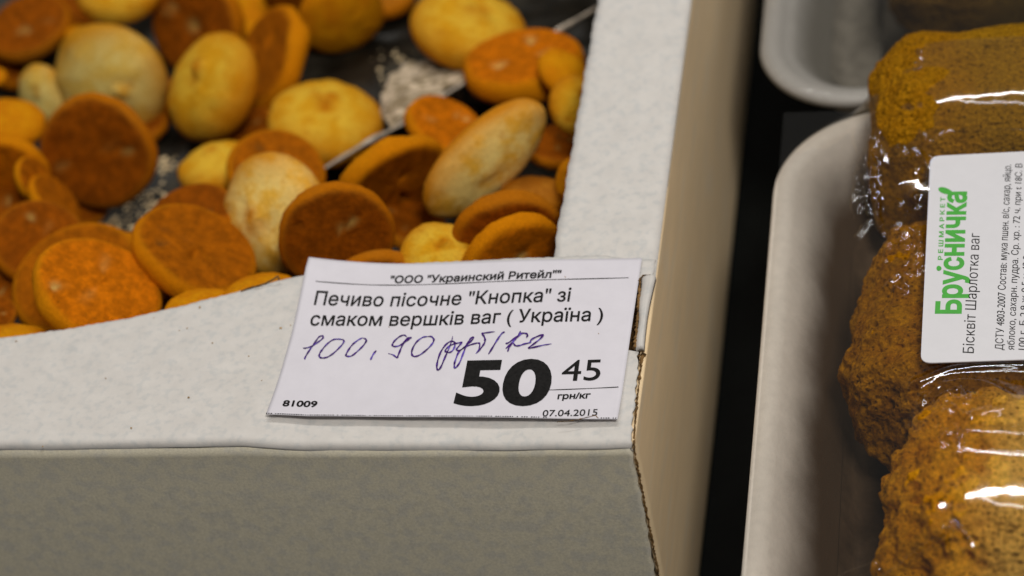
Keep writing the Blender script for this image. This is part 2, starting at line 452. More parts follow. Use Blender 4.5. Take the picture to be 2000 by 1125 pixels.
def tag_text(body, p0, p1, p2, bold=0.0, cap=CAP, m=None, name='printed_text', spacing=1.0):
    out, F, _ = place_text(name, body, p0, p1, p2, 0.11, m or M_ink, tagE, bold, cap, spacing)
    for q in out: q[2] = tag_z(q) + 0.013
    return mk(name, out, F, m or M_ink, tagE, smooth=False)
tag_text('"ООО "Украинский Ритейл""', (760, 551), (1095, 543), (763.5, 537), 0.027)
tag_text('Печиво пісочне "Кнопка" зі', (614, 599), (1113, 589), (620.5, 574), 0.012)
tag_text('смаком вершків ваг ( Україна )', (605, 637), (1177, 626.5), (611, 612), 0.012)
tag_text('50', (886, 791), (1070, 790), (903, 704), 0.036, cap=CAP * .97)
tag_text('45', (1095, 743), (1171, 741.5), (1101, 701), 0.003)
tag_text('грн/кг', (1088.5, 780), (1152.5, 778), (1090.5, 767.5), 0.03)
tag_text('07.04.2015', (1060, 818), (1167, 815), (1062, 803.5), 0.008)
tag_text('81009', (553.5, 800.5), (620, 800), (556.5, 787.5), 0.03)
def stroke(pts, w0, name, m, parent, zf, dz=0.006, taper=True, press=None):
    """a flat pen line on paper: pts are photo points, w0 its width in cm"""
    P = np.array([at(x, y, 0.11)[:3] for x, y in pts]); n0 = len(P)
    # Catmull-Rom
    Q = []
    for i in range(n0 - 1):
        a, b, c, d = P[max(i - 1, 0)], P[i], P[i + 1], P[min(i + 2, n0 - 1)]
        for k in range(8):
            t = k / 8; Q.append(0.5 * ((2 * b) + (c - a) * t + (2 * a - 5 * b + 4 * c - d) * t * t + (3 * b - a - 3 * c + d) * t ** 3))
    Q.append(P[-1]); Q = np.array(Q); n = len(Q)
    V = []; F = []
    for i in range(n):
        d = Q[min(i + 1, n - 1)] - Q[max(i - 1, 0)]; d[2] = 0; L = np.linalg.norm(d) + 1e-9; nn = np.array([-d[1], d[0], 0]) / L
        s = i / (n - 1)
        wd = w0 * (0.75 + 0.45 * math.sin(i * .33) ** 2)
        if taper: wd *= min(1, 0.35 + s * 9) * min(1, 0.3 + (1 - s) * 7)
        for sgn in (-1, 1):
            q = Q[i] + nn * wd / 2 * sgn; q[2] = zf(q) + dz; V.append(q)
    for i in range(n - 1): F.append((2 * i, 2 * i + 1, 2 * i + 3, 2 * i + 2))
    return V, F
def strokes(name, lst, w0, m, parent, zf, dz=0.006, taper=True):
    V = []; F = []
    for k, pts in enumerate(lst):
        v, f = stroke(pts, w0, name, m, parent, zf, dz + k * 0.0006, taper)
        o = len(V); V += v; F += [tuple(q + o for q in ff) for ff in f]
    return mk(name, V, F, m, parent, smooth=False)
def A(lst): return [(840 + x / 7.692, 630 + y / 7.692) for x, y in lst]
def B(lst): return [(580 + x / 7.143, 630 + y / 7.143) for x, y in lst]
hand = [
    B([(85, 362), (130, 362), (215, 335), (300, 275), (360, 225), (365, 195), (340, 190), (300, 215), (235, 310), (160, 420), (115, 500), (118, 525)]),
    B([(645, 240), (570, 232), (500, 245), (420, 305), (350, 390), (315, 450), (318, 485), (350, 500), (420, 490), (500, 440), (590, 355), (650, 280), (645, 240), (600, 236)]),
    B([(920, 205), (860, 235), (780, 300), (720, 380), (685, 450), (700, 470), (760, 465), (830, 410), (920, 320), (965, 250), (950, 220), (915, 212)]),
    B([(1105, 380), (1060, 440), (1025, 515)]),
    B([(1530, 185), (1490, 160), (1430, 180), (1360, 240), (1328, 295), (1350, 320), (1420, 310), (1500, 260), (1560, 215), (1585, 195), (1545, 200), (1495, 250), (1450, 340), (1410, 440), (1390, 475), (1340, 440), (1270, 420)]),
    B([(1830, 180), (1750, 190), (1660, 260), (1605, 360), (1600, 430), (1640, 458), (1720, 430), (1820, 350), (1890, 270), (1905, 220), (1870, 180), (1810, 178)]),
    A([(335, 190), (325, 250), (285, 360), (220, 510), (160, 650), (120, 698), (98, 660), (110, 560), (160, 420), (240, 310), (310, 268), (360, 280), (370, 330), (340, 400), (285, 435), (225, 412), (270, 350), (350, 310), (440, 290), (475, 288), (440, 330), (395, 390), (430, 410), (500, 370), (580, 300), (640, 240), (640, 208), (600, 240), (550, 320), (500, 440), (440, 590), (380, 668), (360, 640), (375, 560), (430, 430), (520, 360), (620, 320), (720, 298), (745, 320), (735, 380), (700, 440), (682, 458)]),
    A([(690, 455), (760, 380), (810, 310), (825, 250), (805, 195), (780, 160), (820, 150), (975, 132)]),
    A([(1125, 138), (1075, 165), (1000, 270), (920, 400), (875, 470)]),
    A([(1360, 128), (1330, 190), (1260, 270), (1180, 350), (1135, 390)]),
    A([(1130, 312), (1180, 300), (1290, 220), (1380, 165), (1440, 165), (1465, 190), (1445, 230)]),
    A([(1390, 150), (1300, 230), (1200, 350), (1165, 435)]),
    A([(1250, 300), (1280, 345), (1340, 345), (1420, 320), (1500, 300), (1520, 260), (1600, 215), (1700, 185), (1660, 240), (1560, 320), (1485, 378), (1540, 375), (1700, 340), (1830, 320)]),
]
strokes('handwriting', hand, 0.047, M_pen, tagE, tag_z, 0.016)
strokes('printed_rule', [[(619, 557.5), (700, 556.5), (780, 554.6), (900, 551.5), (1000, 549), (1100, 546.5), (1228, 543)]], 0.022, M_ink, tagE, tag_z, 0.013, False)
strokes('printed_rule', [[(1073, 761), (1140, 758.5), (1208, 756)]], 0.022, M_ink, tagE, tag_z, 0.013, False)
# perforated lower edge: dotted dark marks
V = []; F = []
for k in range(150):
    s = k / 150
    if 0.80 < s < 0.95: continue
    if random.random() < .12: continue
    a = G[0] + TU * s; b = G[0] + TU * (s + (0.0022 + .0026 * random.random()))
    o = len(V)
    for p, dy in ((a, 0.01), (b, 0.01), (b, 0.045), (a, 0.045)):
        q = p + vd * dy; q = q.copy(); q[2] = tag_z(q) + 0.010; V.append(q)
    F.append((o, o + 1, o + 2, o + 3))
mk('perforation', V, F, M_ink, tagE, smooth=False)
ribbon('torn_edge', [(q[0], q[1], tag_z(q) + .012) for q in (at(1088, 826, .18), at(1112, 824, .18), at(1130, 820, .18), at(1148, 815, .18), at(1163, 811, .18), at(1168, 817, .18))], 0.03, 0.012, M_core, box, 0.03, 31, 24)

# ------------------------------------------------------------------ bag liner inside the box
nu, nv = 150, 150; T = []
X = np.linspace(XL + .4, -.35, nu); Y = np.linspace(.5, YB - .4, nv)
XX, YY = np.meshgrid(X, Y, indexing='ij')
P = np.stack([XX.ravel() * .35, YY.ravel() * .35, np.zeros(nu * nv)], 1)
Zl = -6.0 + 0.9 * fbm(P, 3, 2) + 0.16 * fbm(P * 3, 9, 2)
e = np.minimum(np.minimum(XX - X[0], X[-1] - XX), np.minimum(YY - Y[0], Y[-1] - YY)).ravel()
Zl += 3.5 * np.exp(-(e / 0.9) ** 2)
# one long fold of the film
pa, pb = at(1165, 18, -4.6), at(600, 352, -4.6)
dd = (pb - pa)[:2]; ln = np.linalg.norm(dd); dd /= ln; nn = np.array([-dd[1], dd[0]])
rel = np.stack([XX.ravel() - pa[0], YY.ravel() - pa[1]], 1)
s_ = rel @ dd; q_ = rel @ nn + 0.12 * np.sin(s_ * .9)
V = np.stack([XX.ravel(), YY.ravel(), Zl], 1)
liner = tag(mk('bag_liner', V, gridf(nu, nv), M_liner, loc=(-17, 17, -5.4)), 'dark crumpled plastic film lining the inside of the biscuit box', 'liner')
m = liner.modifiers.new('s', 'SOLIDIFY'); m.thickness = 0.0003
# the fold itself, as a pinched tube of film that belongs to the liner
def tube(P, r, n=8):
    P = np.array(P, float); V = []
    for i in range(len(P)):
        d = P[min(i + 1, len(P) - 1)] - P[max(i - 1, 0)]; d /= np.linalg.norm(d)
        a = np.cross(d, (0, 0, 1)); a /= np.linalg.norm(a); b = np.cross(a, d)
        rr = r[i] if hasattr(r, '__len__') else r
        for k in range(n):
            t = 2 * math.pi * k / n; V.append(P[i] + (a * math.cos(t) + b * math.sin(t)) * rr)
    F = []
    for i in range(len(P) - 1):
        for k in range(n):
            F.append((i * n + k, i * n + (k + 1) % n, (i + 1) * n + (k + 1) % n, (i + 1) * n + k))
    F += [tuple(range(n)), tuple((len(P) - 1) * n + k for k in reversed(range(n)))]
    return V, F
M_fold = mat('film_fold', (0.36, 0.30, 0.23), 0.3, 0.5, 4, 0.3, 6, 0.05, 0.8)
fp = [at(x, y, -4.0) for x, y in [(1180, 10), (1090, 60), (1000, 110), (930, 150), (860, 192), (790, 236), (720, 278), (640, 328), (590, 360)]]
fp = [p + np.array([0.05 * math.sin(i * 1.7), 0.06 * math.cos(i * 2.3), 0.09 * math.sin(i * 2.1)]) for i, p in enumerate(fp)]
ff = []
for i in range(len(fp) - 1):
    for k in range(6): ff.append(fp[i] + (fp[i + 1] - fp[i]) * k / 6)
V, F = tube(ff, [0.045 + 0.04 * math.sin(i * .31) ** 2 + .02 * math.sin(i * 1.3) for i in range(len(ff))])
# a creased flap of film beside the fold, mottled pale beige
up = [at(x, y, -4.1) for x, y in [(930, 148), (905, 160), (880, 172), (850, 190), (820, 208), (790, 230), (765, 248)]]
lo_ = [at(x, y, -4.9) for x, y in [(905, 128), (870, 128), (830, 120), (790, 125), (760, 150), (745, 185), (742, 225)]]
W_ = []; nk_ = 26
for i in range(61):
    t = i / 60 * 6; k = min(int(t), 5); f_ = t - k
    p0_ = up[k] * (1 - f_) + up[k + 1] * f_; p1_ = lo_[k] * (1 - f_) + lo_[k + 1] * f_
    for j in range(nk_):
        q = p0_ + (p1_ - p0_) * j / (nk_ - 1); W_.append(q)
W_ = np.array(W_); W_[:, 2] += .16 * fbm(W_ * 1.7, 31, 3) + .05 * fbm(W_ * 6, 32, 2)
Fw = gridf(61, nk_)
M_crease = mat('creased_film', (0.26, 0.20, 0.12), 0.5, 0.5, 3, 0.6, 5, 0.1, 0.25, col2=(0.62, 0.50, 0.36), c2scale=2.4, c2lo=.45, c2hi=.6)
cr_ = mk('creased_film', W_, Fw, M_crease, loc=(0, 0, 0)); cr_.parent = liner; cr_.matrix_parent_inverse = Matrix.Translation(-liner.location)
fo = mk('film_fold', V, F, M_fold, loc=(0, 0, 0)); fo.parent = liner; fo.matrix_parent_inverse = Matrix.Translation(-liner.location)

# ------------------------------------------------------------------ biscuits
def biscuit_mat(name, top, top2, bottom, edge, speck):
    m = bpy.data.materials.new(name); m.use_nodes = True
    nt = m.node_tree; N = nt.nodes; L = nt.links; b = N['Principled BSDF']
    at_ = N.new('ShaderNodeVertexColor'); at_.layer_name = 'zone'     # R: bottom face, G: browned ring and nub, B: speckle
    sep = N.new('ShaderNodeSeparateColor'); L.new(at_.outputs[0], sep.inputs[0])
    tc = N.new('ShaderNodeTexCoord'); mp = N.new('ShaderNodeMapping'); mp.inputs['Scale'].default_value = (100, 100, 100); L.new(tc.outputs['Object'], mp.inputs[0])
    oi = N.new('ShaderNodeObjectInfo')
    ad = N.new('ShaderNodeVectorMath'); ad.operation = 'ADD'; L.new(mp.outputs[0], ad.inputs[0])
    sm = N.new('ShaderNodeVectorMath'); sm.operation = 'SCALE'; sm.inputs[0].default_value = (37, 51, 13); L.new(oi.outputs['Random'], sm.inputs['Scale']); L.new(sm.outputs[0], ad.inputs[1])
    def noise(scale, det=5, ro=.6):
        n = N.new('ShaderNodeTexNoise'); n.inputs['Scale'].default_value = scale; n.inputs['Detail'].default_value = det; n.inputs['Roughness'].default_value = ro
        L.new(ad.outputs[0], n.inputs['Vector']); return n.outputs['Fac']
    def mix(f, a, c):
        x = N.new('ShaderNodeMix'); x.data_type = 'RGBA'
        if isinstance(f, float): x.inputs[0].default_value = f
        else: L.new(f, x.inputs[0])
        for s, v in ((x.inputs[6], a), (x.inputs[7], c)):
            if isinstance(v, tuple): s.default_value = (*v, 1)
            else: L.new(v, s)
        return x.outputs[2]
    def rng_(src, lo, hi, a=0, c=1):
        r = N.new('ShaderNodeMapRange'); r.interpolation_type = 'SMOOTHSTEP'; r.inputs[1].default_value = lo; r.inputs[2].default_value = hi; r.inputs[3].default_value = a; r.inputs[4].default_value = c
        L.new(src, r.inputs[0]); return r.outputs[0]
    c = mix(rng_(noise(1.3, 5, .7), .42, .62), top, top2)
    c = mix(rng_(noise(1.9, 6, .7), .56, .74, 0, .75), c, edge)
    c = mix(sep.outputs[1], c, edge)
    bt = mix(rng_(noise(3.0, 8, .75), .38, .66), tuple(q * .85 for q in bottom), tuple(q * 1.45 for q in bottom))
    bt = mix(rng_(noise(22, 3), .62, .72), bt, tuple(q * .35 for q in bottom))
    c = mix(sep.outputs[0], c, bt)
    c = mix(sep.outputs[2], c, speck)
    vo = N.new('ShaderNodeTexVoronoi'); vo.inputs['Scale'].default_value = 5.5; L.new(ad.outputs[0], vo.inputs['Vector'])
    pit = rng_(vo.outputs['Distance'], .07, .17, 1, 0)
    pb = N.new('ShaderNodeMath'); pb.operation = 'MULTIPLY'; L.new(pit, pb.inputs[0]); L.new(rng_(sep.outputs[0], 0, 1, .18, .9), pb.inputs[1]); pit = pb.outputs[0]
    c = mix(pit, c, tuple(q * .55 for q in edge))
    fine = rng_(noise(10, 8, .8), .3, .7, .85, 1.12)
    v = N.new('ShaderNodeVectorMath'); v.operation = 'SCALE'; L.new(c, v.inputs[0]); L.new(fine, v.inputs['Scale'])
    L.new(v.outputs[0], b.inputs['Base Color'])
    b.inputs['Roughness'].default_value = 0.8; b.inputs['Specular IOR Level'].default_value = 0.05
    b.inputs['Subsurface Weight'].default_value = 0.0
    bp = N.new('ShaderNodeBump'); bp.inputs['Strength'].default_value = 0.8; bp.inputs['Distance'].default_value = 0.0007
    hsum = N.new('ShaderNodeMath'); hsum.operation = 'SUBTRACT'; L.new(noise(9, 8, .75), hsum.inputs[0]); L.new(pit, hsum.inputs[1])
    L.new(hsum.outputs[0], bp.inputs['Height']); L.new(bp.outputs[0], b.inputs['Normal'])
    return m
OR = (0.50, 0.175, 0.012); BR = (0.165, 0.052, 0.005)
BM = {
    'pale': biscuit_mat('pale_biscuit', (0.80, 0.62, 0.19), (0.76, 0.50, 0.09), BR, (0.50, 0.22, 0.012), (0.26, 0.13, 0.03)),
    'cream': biscuit_mat('cream_biscuit', (0.95, 0.70, 0.22), (0.88, 0.50, 0.06), BR, (0.55, 0.20, 0.006), (0.20, 0.13, 0.05)),
    'yellow': biscuit_mat('yellow_biscuit', (0.70, 0.42, 0.035), (0.64, 0.31, 0.010), BR, (0.48, 0.16, 0.003), (0.26, 0.13, 0.02)),
    'orange': biscuit_mat('orange_biscuit', (0.62, 0.25, 0.003), (0.54, 0.18, 0.002), (0.30, 0.080, 0.0008), (0.58, 0.19, 0.001), (0.14, 0.05, 0.008)),
    'amber': biscuit_mat('amber_biscuit', (0.62, 0.25, 0.003), (0.56, 0.19, 0.002), (0.46, 0.12, 0.001), (0.58, 0.19, 0.001), (0.62, 0.42, 0.12)),
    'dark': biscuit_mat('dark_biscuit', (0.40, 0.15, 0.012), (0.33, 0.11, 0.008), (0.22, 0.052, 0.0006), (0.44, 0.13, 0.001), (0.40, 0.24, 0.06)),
}
NS = 72
# (radius, height, zone bottom, zone brown) along the profile from the underside centre to the dome's top
PROF = [(0, -.30, 1, 0), (.2, -.30, 1, 0), (.4, -.30, 1, 0), (.58, -.305, 1, 0), (.72, -.31, 1, 0), (.82, -.315, 1, 0), (.88, -.31, .9, .1), (.925, -.285, .5, .6), (.96, -.24, .12, 1),
        (.985, -.17, 0, .95), (1, -.07, 0, .9), (.99, .03, 0, .8), (.96, .12, 0, .66), (.91, .20, 0, .62), (.83, .265, 0, .45), (.73, .325, 0, .28), (.61, .375, 0, .14), (.48, .42, 0, 0),
        (.36, .44, 0, 0), (.24, .455, 0, 0), (.12, .46, 0, 0), (0, .46, 0, 0)]
def biscuit(px, py, D, ratio, ang, face, z, kind, label, oblong=1.0, nub=1, nubdir=None, thick=1.0, seed=0, dist=None):
    c = at(px, py, z)
    depth = -(RM.T @ (c - CP))[2]
    R_ = D * 1.05 / 2 * depth / 4500
    a = math.radians(ang); s = math.sqrt(max(0, 1 - ratio ** 2))
    n = np.array([s * math.cos(a), s * math.sin(a), ratio])          # visible face's normal, camera space
    t = np.array([-math.sin(a), math.cos(a), 0])
    ax = n if face == 'T' else -n
    W = RM @ ax; Tt = RM @ t; Bt = np.cross(W, Tt)
    r = np.random.default_rng(seed + 100)
    V = []; zone = []
    hs = (0.80 if face == 'T' else .74) * thick
    th = np.arange(NS) / NS * 2 * math.pi
    for k, (rr, hh, zb, zn) in enumerate(PROF):
        for i in range(NS):
            V.append((rr * math.cos(th[i]) , rr * math.sin(th[i]), hh * hs)); zone.append((zb, zn))
    V = np.array(V); zone = np.array(zone)
    Q = V * 1.1 + r.random(3) * 50
    lo = fbm(Q * 1.0, seed, 2); mi = fbm(Q * 3.2, seed + 3, 3)
    rad = np.hypot(V[:, 0], V[:, 1])
    V[:, :2] *= (1 + 0.07 * lo[:, None] * rad[:, None])
    hi = fbm(Q * 9, seed + 5, 2)
    V[:, 2] += 0.06 * lo + 0.034 * mi + 0.010 * hi
    V[:, :2] *= (1 + (0.022 * mi + 0.012 * hi)[:, None] * (rad > .8)[:, None])
    zb = zone[:, 0].copy(); zn = zone[:, 1].copy(); sp = np.zeros(len(V))
    zb = np.clip(zb, 0, 1)
    # browned nub where the dough was cut off
    if nub:
        na = r.random() * 6.28; nr = 0.05 + .25 * r.random()
        cx, cy = (nr * math.cos(na), nr * math.sin(na)) if nubdir is None else nubdir
        for q in range(4):
            ox, oy = cx + (r.random() - .5) * .3, cy + (r.random() - .5) * .3
            g = np.exp(-(((V[:, 0] - ox) ** 2 + (V[:, 1] - oy) ** 2) / (.012 + .012 * r.random()))) * (V[:, 2] > 0)
            V[:, 2] += g * (0.085 if q % 2 == 0 else -0.05) * nub; zn = np.maximum(zn, g * (.95 if q < 2 else .5) * min(1, nub))
    # pin holes in the underside
    if face == 'B':
        for q in range(6):
            ox, oy = (r.random(2) - .5) * 1.1
            g = np.exp(-(((V[:, 0] - ox) ** 2 + (V[:, 1] - oy) ** 2) / .0045)) * (V[:, 2] < -.15)
            V[:, 2] += g * 0.11; sp = np.maximum(sp, g * (1.0 if q < 3 else 0)); zb = np.where(g > .5, zb * .9, zb)
    zn = np.clip(zn * (1 + .8 * lo), 0, 1)
    V[:, 1] *= oblong if oblong > 1 else 1; V[:, 0] *= 1 if oblong >= 1 else oblong
    # profile x axis -> Bt, y axis -> Tt
    Wv = c + (np.outer(V[:, 1], Tt) + np.outer(V[:, 0], Bt) + np.outer(V[:, 2], W)) * R_
    nk = len(PROF); F = []
    for k in range(nk - 1):
        for i in range(NS):
            j = (i + 1) % NS
            F.append((k * NS + i, k * NS + j, (k + 1) * NS + j, (k + 1) * NS + i))
    o = mk('biscuit', Wv, F, BM[kind], loc=c - np.array([0, 0, R_ * .5]))
    me = o.data
    ca = me.color_attributes.new('zone', 'FLOAT_COLOR', 'POINT')
    arr = np.stack([zb, zn, sp, np.ones(len(V))], 1).astype(np.float32)
    ca.data.foreach_set('color', arr.ravel())
    tag(o, label, 'biscuit', 'loose round biscuits in the box')
    return o
#        px    py   D   ratio ang face  z    kind
L_ = [
    (58, 58, 158, .80, 110, 'B', -4.2, 'dark', 'dark brown biscuit in shadow at the upper left corner'),
    (232, -18, 160, .75, 90, 'T', -3.2, 'yellow', 'yellow biscuit cut by the top edge, above the large pale domed one'),
    (172, 82, 88, .55, 60, 'T', -4.4, 'orange', 'small orange biscuit peeping out behind the large pale domed one'),
    (216, 158, 216, .88, 250, 'T', -3.6, 'pale', 'large pale domed biscuit facing up with a browned nub'),
    (82, 188, 120, .75, 200, 'T', -4.1, 'pale', 'small pale greenish biscuit left of the large pale domed one'),
    (195, 294, 222, .93, 240, 'B', -2.9, 'dark', 'round dark brown underside leaning against the large pale biscuit'),
    (414, 170, 214, .74, 162, 'T', -3.4, 'yellow', 'golden domed biscuit standing on edge with its nub to the left'),
    (532, 124, 224, .52, 160, 'B', -4.3, 'orange', 'orange biscuit on edge behind the golden one with nub to the left'),
    (388, 48, 190, .88, 200, 'B', -4.6, 'dark', 'dark brown biscuit with a pale pin hole near the top edge'),
    (602, -22, 175, .55, 270, 'B', -4.2, 'orange', 'orange brown biscuit cut by the top edge in the middle left'),
    (668, 30, 170, .62, 300, 'T', -4.7, 'orange', 'dim orange biscuit just under the one cut by the top edge'),
    (915, 50, 216, .72, 80, 'T', -4.0, 'yellow', 'plump yellow biscuit at the top resting on the bag film'),
    (634, 236, 216, .74, 80, 'T', -4.1, 'yellow', 'plump yellow biscuit beside the long fold of the bag film'),
    (1022, 132, 226, .58, 100, 'B', -3.9, 'amber', 'flat amber underside with pin holes near the right box rim'),
    (1102, 142, 110, .70, 45, 'T', -3.2, 'amber', 'small amber biscuit over the right end of the flat amber underside'),
    (1128, 208, 118, .85, 20, 'T', -3.0, 'yellow', 'yellow biscuit half hidden by the right box rim'),
    (868, 252, 160, .62, 60, 'B', -3.6, 'amber', 'amber biscuit lying behind the long cream oblong one'),
    (762, 348, 222, .44, 305, 'B', -2.6, 'orange', 'orange biscuit on edge with its dark underside facing down right'),
    (425, 326, 152, .62, 100, 'T', -3.6, 'yellow', 'yellow biscuit with brown nub behind the leaning dark pair'),
    (540, 338, 186, .80, 70, 'B', -3.1, 'orange', 'brown underside with orange edge behind the bright cream biscuit'),
    (536, 422, 236, .80, 190, 'T', -2.0, 'cream', 'bright cream domed biscuit standing upright in the middle'),
    (656, 458, 216, .86, 290, 'B', -1.0, 'dark', 'brown underside leaning over the bright cream biscuit'),
    (374, 432, 172, .72, 110, 'B', -2.3, 'dark', 'dark brown biscuit tucked behind the cracked brown one'),
    (378, 497, 236, .60, 60, 'B', -1.5, 'orange', 'cracked brown underside left of the bright cream biscuit'),
    (78, 478, 178, .86, 60, 'B', -2.3, 'dark', 'dark brown underside above the stacked pair at the left'),
    (104, 398, 120, .40, 35, 'B', -3.2, 'orange', 'orange biscuit edge behind the dark underside at the left'),
    (22, 240, 126, .72, 80, 'T', -2.6, 'orange', 'smooth orange biscuit at the left photo edge, upper of the cluster'),
    (28, 326, 142, .72, 250, 'B', -3.0, 'amber', 'amber broken biscuit at the left photo edge below the smooth one'),
    (62, 350, 88, .55, 20, 'B', -2.6, 'orange', 'small orange crumbled piece right of the amber broken biscuit'),
    (158, 556, 262, .80, 110, 'B', -2.4, 'orange', 'larger brown underside, rear of the stacked pair at lower left'),
    (186, 575, 250, .66, 60, 'B', -0.7, 'amber', 'amber underside full of pin holes, front of the stacked pair'),
    (-8, 616, 80, .80, 90, 'B', -1.8, 'dark', 'dark biscuit sliver at the left photo edge above the box flap'),
    (22, 694, 190, .55, 90, 'T', -0.9, 'orange', 'orange biscuit barely rising over the flap at the left photo edge'),
    (244, 492, 120, .50, 90, 'T', -2.8, 'amber', 'amber biscuit edge between the stacked pair and the cracked one'),
    (392, 617, 150, .62, 95, 'T', -0.8, 'amber', 'amber biscuit arc rising over the box flap below the cracked one'),
    (512, 588, 160, .55, 100, 'T', -0.8, 'orange', 'orange biscuit arc beside the chewed spot of the box flap'),
    (742, 575, 205, .80, 280, 'B', -2.4, 'dark', 'dark underside with a bright orange rim just above the price tag'),
    (856, 500, 146, .86, 90, 'T', -1.5, 'yellow', 'small golden dome between the two rimmed biscuits above the tag'),
    (992, 462, 214, .74, 290, 'B', -1.8, 'dark', 'dark hollow-looking underside with thin orange rim near the box corner'),
    (998, 512, 216, .62, 310, 'B', -2.0, 'amber', 'amber biscuit with thick light edge in the inner box corner'),
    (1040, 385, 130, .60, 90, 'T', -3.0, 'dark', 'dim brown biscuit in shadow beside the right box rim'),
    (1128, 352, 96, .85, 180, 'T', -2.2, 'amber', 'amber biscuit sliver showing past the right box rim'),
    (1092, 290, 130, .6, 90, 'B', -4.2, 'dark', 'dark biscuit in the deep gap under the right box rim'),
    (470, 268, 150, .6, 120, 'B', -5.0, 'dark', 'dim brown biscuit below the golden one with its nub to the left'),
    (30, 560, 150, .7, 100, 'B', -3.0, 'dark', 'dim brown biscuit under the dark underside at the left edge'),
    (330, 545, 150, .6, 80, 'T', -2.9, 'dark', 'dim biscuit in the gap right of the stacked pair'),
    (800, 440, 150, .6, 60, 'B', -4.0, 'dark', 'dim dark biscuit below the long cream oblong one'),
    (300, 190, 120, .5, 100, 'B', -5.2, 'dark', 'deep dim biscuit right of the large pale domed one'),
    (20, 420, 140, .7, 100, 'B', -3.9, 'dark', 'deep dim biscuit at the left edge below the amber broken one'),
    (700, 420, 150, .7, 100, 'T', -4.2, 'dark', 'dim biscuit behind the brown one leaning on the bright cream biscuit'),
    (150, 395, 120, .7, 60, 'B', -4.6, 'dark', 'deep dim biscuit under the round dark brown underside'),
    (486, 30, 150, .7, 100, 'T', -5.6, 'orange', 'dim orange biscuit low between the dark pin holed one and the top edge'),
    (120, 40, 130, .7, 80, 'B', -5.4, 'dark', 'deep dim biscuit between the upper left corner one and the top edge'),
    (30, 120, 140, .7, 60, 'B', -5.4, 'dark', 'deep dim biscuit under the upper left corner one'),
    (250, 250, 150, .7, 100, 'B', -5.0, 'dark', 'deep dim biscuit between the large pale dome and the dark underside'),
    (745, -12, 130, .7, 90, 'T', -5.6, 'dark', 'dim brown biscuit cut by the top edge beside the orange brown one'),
    (-12, 150, 50, .7, 90, 'T', -3.4, 'orange', 'orange biscuit tip at the left photo edge near the top'),
]
for i, t in enumerate(L_):
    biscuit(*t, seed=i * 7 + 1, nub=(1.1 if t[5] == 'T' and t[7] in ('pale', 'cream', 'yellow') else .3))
# the long cream oblong one (two biscuits baked together)
biscuit(950, 312, 166, .60, 313, 'T', -2.1, 'cream', 'long cream oblong biscuit with a grey speckled spot', oblong=1.75, nub=.4, seed=303, thick=1.35)

# crumbs
def crumbs(name, n, fn, m, r0, r1, label, cat=None, seed=1):
    r = random.Random(seed); V = []; F = []
    for k in range(n):
        c = fn(r); s = r0 + (r1 - r0) * r.random() ** 2; o = len(V)
        q = [(1, 0, 0), (-.8, .3, 0), (0, 1, .1), (.1, -1, 0), (0, .1, .9), (0, 0, -.6)]
        a = r.random() * 6.28; ca, sa = math.cos(a), math.sin(a)
        for x, y, z in q:
            j = .6 + r.random() * .7; V.append((c[0] + (x * ca - y * sa) * s * j, c[1] + (x * sa + y * ca) * s * j, c[2] + z * s * .7 * j + s * .3))
        for f in ((0, 2, 4), (2, 1, 4), (1, 3, 4), (3, 0, 4), (2, 0, 5), (1, 2, 5), (3, 1, 5), (0, 3, 5)): F.append(tuple(i + o for i in f))
    o = mk(name, V, F, m, loc=V[0], smooth=False)
    return tag(o, label, cat, kind='stuff')
M_crumb = mat('crumb', (0.80, 0.62, 0.36), 0.7, 0.3, 6, 0.4, 10)
M_crumb2 = mat('crumb_brown', (0.34, 0.20, 0.07), 0.8, 0.3, 6, 0.4, 10)
def lz(x, y):
    i = int(np.clip(round((x - X[0]) / (X[1] - X[0])), 0, nu - 1)); j = int(np.clip(round((y - Y[0]) / (Y[1] - Y[0])), 0, nv - 1))
    return Zl.reshape(nu, nv)[i, j]
def cluster(pts):
    def f(r):
        px, py, sp = pts[r.randrange(len(pts))]
        p = at(px + r.gauss(0, sp), py + r.gauss(0, sp * .55), -6.0)
        return (p[0], p[1], lz(p[0], p[1]) + .02)
    return f
crumbs('crumbs', 420, cluster([(800, 150, 34), (800, 165, 26), (860, 200, 30), (225, 440, 26), (330, 345, 20), (285, 405, 22), (830, 140, 20)]), M_crumb, .03, .13, 'scattered pale biscuit crumbs on the bag film', 'crumbs', 3)
spots = [(30, 663), (370, 779), (512, 744), (206, 737), (350, 645), (415, 670), (760, 640), (258, 842), (1170, 655), (390, 600), (86, 878), (300, 620), (365, 641), (486, 695), (548, 640), (567, 634), (1105, 545)]
def rimspot(r):
    px, py = spots[r.randrange(len(spots))]; p = at(px, py, 0.05); return (p[0], p[1], rim_z(p[0], max(.3, p[1])) + .012)
V = []
kk = [0]
def seqspot(r):
    px, py = spots[kk[0] % len(spots)]; kk[0] += 1; p = at(px, py, 0.05)
    z = rim_z(p[0], max(.3, p[1])) + .012
    if 610 < px < 1240 and 515 < py < 820: z = tag_z(p) + .01
    return (p[0], p[1], z)
crumbs('crumbs', len(spots), seqspot, M_crumb2, .018, .045, 'tiny brown crumb specks on the white box flap and tag', 'crumbs', 5)

